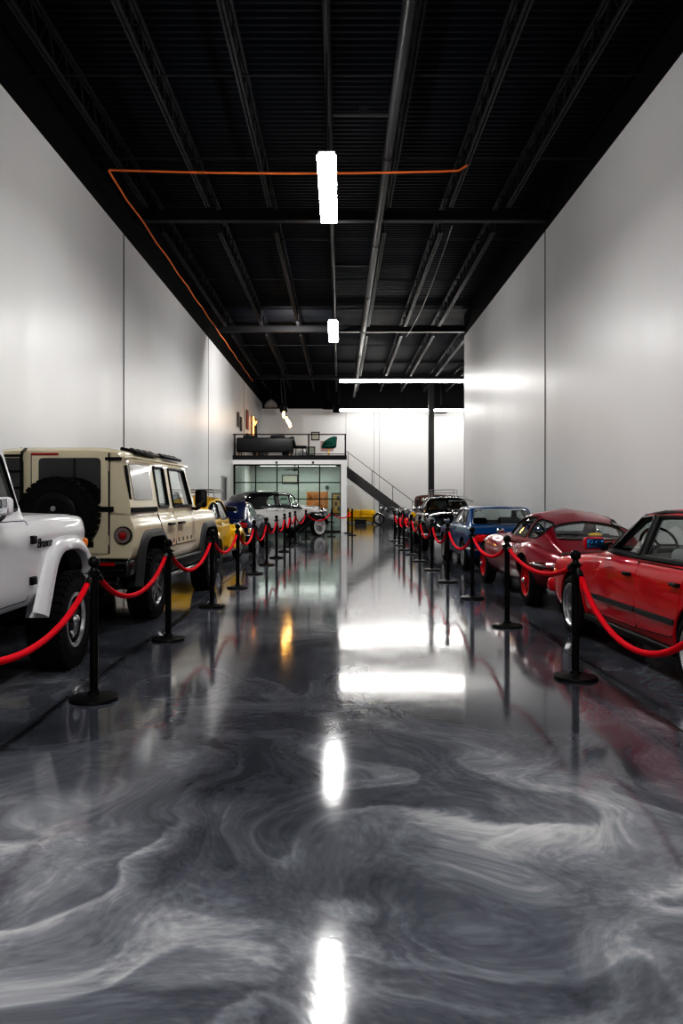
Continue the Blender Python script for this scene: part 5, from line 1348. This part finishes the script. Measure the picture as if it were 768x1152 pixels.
# ------------------------------------------------------------------ stanchions and ropes
SL = [(-1.74, 3.05), (-1.715, 5.40), (-1.70, 7.67), (-1.645, 9.97), (-1.595, 12.1), (-1.58, 14.3), (-1.53, 16.2), (-1.48, 18.1), (-1.44, 20.2), (-1.43, 22.2), (-1.39, 24.1), (-1.15, 26.3), (-.29, 28.0), (.47, 29.1), (.33, 30.7)]
SR = [(1.86, 3.75), (1.84, 6.04), (1.83, 8.46), (1.86, 10.86), (1.81, 12.97), (1.80, 15.1), (1.78, 17.2), (1.78, 19.2), (1.74, 20.9), (1.76, 22.9), (1.79, 25.2), (2.23, 27.1)]
def build_barrier():
    beside = {'L': ['left of the camera', 'beside the white off-roader front wheel', 'between the white and the cream off-roaders', 'beside the cream off-roader front door', 'at the cream off-roader front bumper', 'beside the yellow small car', 'in front of the yellow car nose', 'behind the navy coupe', 'beside the navy coupe flank', 'in front of the navy coupe nose', 'ahead of the old saloon rear wheel', 'beside the old saloon doors', 'at the old saloon whitewall front wheel', 'nearer of two at the white mezzanine pier', 'farther of two at the white mezzanine pier'],
              'R': ['right of the camera', 'beside the bright red saloon front wheel', 'beside the dark red fastback rear wheel', 'beside the dark red fastback front wheel', 'at the tail of the blue boxy coupe', 'beside the blue boxy coupe door', 'at the blue boxy coupe front', 'just before the black visor car', 'beside the black visor car front wheel', 'beside the black visor car doors', 'at the end of the black visor car', 'set back beside the motorcycles']}
    rad = .168
    proto = empty('stanchion'); 
    MB().lathe([(0, 0), (rad, 0), (rad, .012), (rad * .97, .022), (rad * .55, .034), (.045, .040), (.04, .06), (0, .06)], n=40).build('base', M['stanchion'], proto)
    MB().cyl((0, 0, .04), (0, 0, .90), .029, n=20).build('pole', M['stanchion'], proto)
    co = MB(); co.lathe([(.029, .86), (.040, .865), (.040, .90), (.030, .905), (.022, .92), (.018, .935), (.024, .94)], n=24)
    for a in range(4): co.torus((.045 * math.cos(a * PI / 2), .045 * math.sin(a * PI / 2), .882), .016, .004, 'z', 14, 6)
    co.build('collar', M['stanchion'], proto)
    MB().ell((0, 0, .962), .041, 22, 14).build('finial', M['stanchion'], proto)
    first = True
    rows = (('L', SL, 'left'), ('R', SR, 'right'))
    for key, S, nm in rows:
        for i, (x, y) in enumerate(S):
            o = proto if first else copy_tree(proto); first = False
            o.location = (x, y, 0); o.rotation_euler = (0, 0, math.atan2(*(Vector(S[min(i + 1, len(S) - 1)]) - Vector(S[max(i - 1, 0)]))) * -1)
            tag(o, 'black rope post %s' % beside[key][i], 'stanchion', 'black stanchions of the %s rope line' % nm)
    low = {('L', 0): .56, ('L', 1): .60, ('L', 2): .595, ('L', 3): .635, ('L', 4): .62, ('R', 0): .455, ('R', 1): .72, ('R', 2): .69, ('R', 3): .625, ('R', 4): .60}
    for key, S, nm in rows:
        for i in range(len(S) - 1):
            a, b = Vector(S[i]), Vector(S[i + 1]); d = (b - a); Lh = d.length; d.normalize(); a2, b2 = a + d * .055, b - d * .055
            zt = .875; zl = low.get((key, i), .60 + .03 * math.sin(i * 2.3))
            if Lh < 1.8: zl = .66
            pts = []
            for k in range(25):
                t = k / 24; u = 2 * t - 1
                pts.append((a2.x + (b2.x - a2.x) * t, a2.y + (b2.y - a2.y) * t, zl + (zt - zl) * (math.cosh(1.6 * u) - 1) / (math.cosh(1.6) - 1)))
            ro = MB().tube(([tuple(Vector(pts[0]).lerp(Vector(pts[1]), .7))] + pts[1:-1] + [tuple(Vector(pts[-1]).lerp(Vector(pts[-2]), .7))]), .0205, 12).build('barrier_rope', M['rope'])
            for e, (p, q) in enumerate(((pts[0], pts[2]), (pts[-1], pts[-3]))):
                h = MB(); P, Q = Vector(p), Vector(q); h.tube([P, P.lerp(Q, .25), P.lerp(Q, .5)], [.006, .023, .023], 12); h.build('rope_end', M['stanchion'], ro)
            lab = 'red velvet rope hung just past the post %s' % beside[key][i]
            tag(ro, lab, 'rope', 'red barrier ropes of the %s line' % nm)

# ------------------------------------------------------------------ furniture at the back
def picture(x, y, z, w, h, m, label, fm=None, rz=0., t=.03, name='framed_picture', bw=.03):
    r = empty(name, (x, y, z), rz, label, 'picture')
    f = MB()
    for s in (-1, 1): f.box((s * (w / 2 - bw / 2), 0, 0), (bw, t, h)); f.box((0, 0, s * (h / 2 - bw / 2)), (w, t, bw))
    f.build('frame', fm or M['black'], r)
    MB().box((0, .004, 0), (w - bw, t * .5, h - bw)).build('print', m, r)
    return r

def build_furniture():
    ZM = 3.16
    # black sofa seen from behind at the railing
    r = empty('sofa', (-3.12, MEZ + .72, ZM), 0, 'long black leather sofa with wooden feet behind the mezzanine railing', 'sofa')
    MB().box((0, -.34, .44), (2.34, .16, .62), bev=.05).build('backrest', M['sofa_black'], r)
    MB().box((0, .06, .28), (2.34, .78, .22), bev=.05).build('seat', M['sofa_black'], r)
    for x in (-1.1, 1.1): MB().box((x, .04, .40), (.14, .8, .42), bev=.05).build('armrest', M['sofa_black'], r)
    for x in (-1.06, -.32, 1.06):
        for y in (-.34, .38): MB().cyl((x, y, 0), (x, y, .18), .028, .036).build('leg', M['wood'], r)
    for x, lb in ((-.62, 'left'), (.52, 'right')):
        q = MB().box((r.location.x + x, r.location.y - .12, ZM + .70), (.62, .16, .34), bev=.07, rot=rotm('X', -12)).build('cushion', M['sofa_black']); tag(q, 'black cushion leaning on the %s part of the mezzanine sofa' % lb, 'cushion', 'cushions on the mezzanine sofa')
    # green tub chair with gold base
    r = empty('tub_chair', (-.47, MEZ + 1.1, ZM), math.radians(60), 'green velvet tub chair on a gold pedestal by the mezzanine railing', 'chair')
    b = MB(); vs = []; n = 16
    for i in range(n + 1):
        a = math.radians(-20 + 220 * i / n); hz = .48 + .36 * math.sin(max(0, min(PI, (i / n) * PI))) ** .7
        for rr, z in ((.27, .36), (.33, .42), (.36, hz), (.31, hz + .01), (.28, .5)): vs.append((rr * math.cos(a), -rr * math.sin(a), z))
    b.add(vs, [[i * 5 + j, (i + 1) * 5 + j, (i + 1) * 5 + (j + 1) % 5, i * 5 + (j + 1) % 5] for i in range(n) for j in range(5)] + [[0, 1, 2, 3, 4], [n * 5 + j for j in range(5)]]); b.build('backrest', M['greenvelvet'], r)
    MB().lathe([(0, .36), (.28, .36), (.31, .42), (.28, .47), (0, .48)], n=28).build('seat', M['greenvelvet'], r)
    MB().lathe([(0, 0), (.22, 0), (.22, .015), (.04, .03), (.03, .06), (.03, .34), (.08, .36), (0, .36)], n=24).build('pedestal', M['gold'], r)
    # dark lounge chair
    r = empty('lounge_chair', (-1.72, MEZ + 1.0, ZM), math.radians(-70), 'dark lounge chair with crossed legs between sofa and railing post', 'chair')
    MB().box((0, 0, .40), (.56, .54, .10), bev=.04).build('seat', M['sofa_black'], r); MB().box((0, -.30, .62), (.54, .10, .42), bev=.04, rot=rotm('X', 16)).build('backrest', M['sofa_black'], r)
    for x in (-.22, .22):
        for y in (-.2, .22): MB().cyl((x, y, .36), (x * 1.2, y * 1.2, 0), .018).build('leg', M['black'], r)
    MB().box((-1.62, MEZ + 1.75, ZM + .16), (.36, .36, .32), bev=.03).build('side_box', M['trimwhite']); o = COL.objects['side_box']; tag(o, 'small pale box table under the dark lounge chair', 'table')
    # plants and tall dark decor on the left
    r = empty('potted_plant', (-2.35, MEZ + 1.75, ZM), 0, 'dark leafy plant sticking up behind the right end of the black sofa', 'plant')
    MB().lathe([(0, 0), (.13, 0), (.17, .32), (.15, .32), (.14, .28), (0, .28)], n=20).build('pot', M['black'], r)
    lf = MB(); rng = random.Random(3)
    for i in range(34):
        a = rng.uniform(0, 2 * PI); l = rng.uniform(.25, .62); e = rng.uniform(.25, 1.1); d = Vector((math.cos(a) * math.cos(e), math.sin(a) * math.cos(e), math.sin(e))); s = Vector((-math.sin(a), math.cos(a), 0)) * .035
        b0 = Vector((0, 0, .28)); md = b0 + d * l * .55; tp = b0 + d * l + Vector((0, 0, -.06)); lf.add([b0, md + s, tp, md - s], [[0, 1, 2, 3]])
    lf.build('foliage', M['leaf'], r)
    picture(-1.38, YB - .03, 4.92, .48, .48, M['paper'], 'square black-framed picture on the back wall, the top one above the railing', bw=.05)
    picture(-1.62, YB - .03, 4.06, .44, .52, mat('sage_print', (.36, .42, .36), .6, var=.4, scale=9), 'sage green framed picture low on the back wall left of the green chair', bw=.05)
    picture(-.72, YB - .03, 4.35, .72, .58, mat('stripe_print', (.55, .32, .28), .6, var=.7, scale=6), 'pale picture with red stripes behind the green chair', M['shade'], bw=.03)
    for y, lb in ((33.35, 'nearer'), (34.3, 'farther')):
        picture(XL + .03, y, 4.78 - (.1 if y > 34 else 0), .52, .62, M['paperdark'], 'small dark framed photo on the left wall, the %s of the pair' % lb, rz=math.radians(90))
    picture(XL + .03, 36.6, 5.1, .7, .9, M['paperred'], 'red and brown poster on the left wall above the mezzanine, upper left', rz=math.radians(90))
    picture(XL + .03, 36.6, 4.0, .6, .9, M['paperdark'], 'dark poster on the left wall under the red poster', rz=math.radians(90))
    r = picture(XL + .04, 39.6, 4.75, 2.3, 1.5, M['papergold'], 'large gold and red artwork with an amber glow on the left wall', rz=math.radians(90)); 
    MB().tube([(-1.1, -.06, -.7), (-1.1, -.06, .7), (-.4, -.06, .35), (.4, -.06, .6)], .03).build('glow_tube', M['bulb2'], r)
    for dx, dz, w, h, m_ in ((-.3, -.4, .7, .5, M['redlens']), (.5, .2, .6, .7, M['paperdark']), (.6, -.5, .5, .4, M['navy'])): MB().box((dx, -.03, dz), (w, .04, h)).build('art_panel', m_, r)
    r = empty('display_cabinet', (XL + .28, 40.6, ZM), 0, 'tall dark cabinet against the left wall below the gold artwork', 'cabinet')
    MB().box((0, 0, .39), (.5, 2.6, .78), bev=.02).build('carcass', M['sofa_black'], r)
    for y in (-.65, .65): MB().box((.255, y, .39), (.015, 1.24, .70)).build('door', M['smoke'], r)
    # inside the glazed room
    YR = 38.13
    picture(-2.45, YR, 2.35 - .03, .80, .46, M['paper'], 'wide framed print on the grey wall inside the glazed room', bw=.05)
    r = empty('tool_board', (-1.10, YR + .012, 1.30), 0, 'orange tool board on the grey wall inside the glazed room', 'board')
    MB().box((0, 0, 0), (1.06, .03, .80)).build('board', M['peg'], r)
    rng = random.Random(5)
    for i in range(12): MB().box((-.45 + .082 * i, -.03, rng.uniform(-.25, .25)), (.02, .03, rng.uniform(.1, .26))).build('tool', M['smoke'] if i % 3 else M['steel'], r)
    r = picture(-.10, YR, 1.12, .62, 1.06, M['papergold'], 'tall dark poster with gold figures inside the glazed room', bw=.08)
    for i, (dx, dz) in enumerate(((.02, .28), (-.08, 0), (.05, -.26), (.14, .1))): MB().ell((dx, -.02, dz), (.07, .012, .12)).build('poster_patch', M['paperdark'], r)
    MB().box((-.62, YR - .05, 1.93), (.16, .12, .16), bev=.02).build('wall_speaker', M['smoke']); tag(COL.objects['wall_speaker'], 'small dark wall box above the tool board', 'speaker')
    r = empty('ceiling_fan', (-2.02, 35.0, 2.70), 0, 'black ceiling fan inside the glazed room under the mezzanine', 'fan')
    MB().cyl((0, 0, 0), (0, 0, .28), .02).build('rod', M['black'], r); MB().lathe([(0, -.10), (.10, -.08), (.13, -.02), (.12, .05), (0, .07)], n=24).build('motor', M['black'], r)
    for i in range(3):
        a = math.radians(8 + 120 * i); MB().box((.48 * math.cos(a), .48 * math.sin(a), -.02), (.80, .12, .012), rot=rotm('Z', math.degrees(a)) @ rotm('X', 8)).build('blade', M['black'], r)
    r = empty('work_bench', (-2.3, YR - .42, 0), 0, 'low dark workbench along the wall inside the glazed room', 'bench')
    MB().box((0, 0, .86), (3.2, .62, .06), bev=.01).build('worktop', M['wood'], r)
    for x in (-1.5, 0, 1.5):
        for y in (-.26, .26): MB().box((x, y, .415), (.07, .07, .83)).build('leg', M['black'], r)
    # dim lamp inside the room: a flat ceiling panel
    r = empty('panel_light', (-2.0, 36.4, 2.955), 0, 'flat ceiling panel light inside the glazed room', 'ceiling light'); MB().box((0, 0, 0), (3.6, 1.6, .04)).build('diffuser', emis('panel_diffuser', (1, .97, .93), 5.5), r); MB().box((0, 0, .01), (3.68, 1.68, .03)).build('frame', M['shade'], r)
    # yellow sofa and low table beyond the mezzanine
    r = empty('sofa', (1.12, 43.0, 0), 0, 'bright yellow sofa against the back wall beyond the white post', 'sofa')
    MB().box((0, .22, .46), (1.75, .20, .52), bev=.07).build('backrest', M['sofa_yellow'], r)
    for x in (-.36, .36): MB().box((x, -.12, .34), (.70, .62, .18), bev=.06).build('seat_cushion', M['sofa_yellow'], r); MB().box((x, .10, .58), (.68, .16, .34), bev=.07, rot=rotm('X', -10)).build('back_cushion', M['sofa_yellow'], r)
    for x in (-.80, .80): MB().box((x, -.06, .34), (.18, .78, .40), bev=.06).build('armrest', M['sofa_yellow'], r)
    MB().box((0, -.08, .17), (1.6, .7, .14), bev=.03).build('base', M['sofa_yellow'], r)
    for x in (-.7, .7):
        for y in (-.36, .22): MB().cyl((x, y, 0), (x, y, .12), .025).build('leg', M['black'], r)
    r = empty('coffee_table', (1.08, 40.2, 0), 0, 'low charcoal box table in front of the yellow sofa', 'table')
    MB().box((0, 0, .26), (.66, .5, .05), bev=.01).build('table_top', M['smoke'], r); MB().box((0, 0, .13), (.58, .44, .22), bev=.01).build('base', M['smoke'], r)
    for x in (-.25, .25): MB().box((x, 0, .01), (.05, .44, .02)).build('foot', M['black'], r)
    motorcycle((2.72, 40.0), 84, 'chrome motorcycle parked sideways under the staircase', M['chrome'])
    motorcycle((2.55, 33.6), 168, 'white motorcycle near the foot of the staircase', M['white_old'], fairing=M['white_old'])
    motorcycle((2.72, 30.9), 172, 'blue motorcycle with red mudguards behind the right rope line', M['blue2'], fairing=M['redrim'])
    motorcycle((2.42, 25.75), 176, 'cream motorcycle with a yellow headlight beside the brown vintage car', M['cream'], lamp=M['yellow'], fairing=M['white_old'])

M['blue2'] = paint('bright_blue_tank', (.01, .10, .55))

# ------------------------------------------------------------------ assemble
build_setting(); build_services(); build_barrier(); build_furniture()
white_offroader(); cream_offroader(); yellow_small_car(); navy_coupe(); old_saloon()
red_saloon(); maroon_fastback(); blue_coupe(); black_visor_car(); brown_vintage()

# world, camera, view
# unseen fill light, added to brighten the mezzanine front
fl = bpy.data.lights.new('added_mezzanine_fill', 'AREA'); fl.shape = 'RECTANGLE'; fl.size = .5; fl.size_y = .3; fl.energy = 260; fl.color = (1, .97, .93)
fo = bpy.data.objects.new('added_mezzanine_fill', fl); COL.objects.link(fo); fo.location = (-1.6, 25.6, 6.9)
fo.rotation_euler = (Vector((-1.9, 32.0, 2.2)) - fo.location).to_track_quat('-Z', 'Y').to_euler()
tag(fo, 'unseen fill light added under the ceiling to brighten the mezzanine front', 'lamp')
wd = bpy.data.worlds.new('hall_world'); SC.world = wd; wd.use_nodes = True
bg = wd.node_tree.nodes['Background']; bg.inputs['Color'].default_value = (.6, .65, .75, 1); bg.inputs['Strength'].default_value = .02
F = 870.
cam = bpy.data.cameras.new('camera'); co = bpy.data.objects.new('camera', cam); COL.objects.link(co)
co.location = (0, 0, 1.41); co.rotation_euler = (PI / 2, 0, 0)
cam.sensor_fit = 'VERTICAL'; cam.sensor_height = 36; cam.sensor_width = 24; cam.lens = F / 1152 * 36
cam.shift_x = 2 / 1152; cam.shift_y = -16 / 1152
cam.clip_end = 200
SC.camera = co
SC.cycles.use_denoising = True
SC.cycles.max_bounces = 10; SC.cycles.transparent_max_bounces = 16
SC.cycles.sample_clamp_indirect = 6
SC.view_settings.view_transform = 'Standard'
SC.view_settings.look = 'None'
SC.view_settings.exposure = .22
SC.view_settings.use_curve_mapping = True
cm = SC.view_settings.curve_mapping; cv = cm.curves[3]
for p in ((.015, .005), (.06, .034), (.16, .125), (.36, .365), (.70, .715)): cv.points.new(*p)
cm.update()
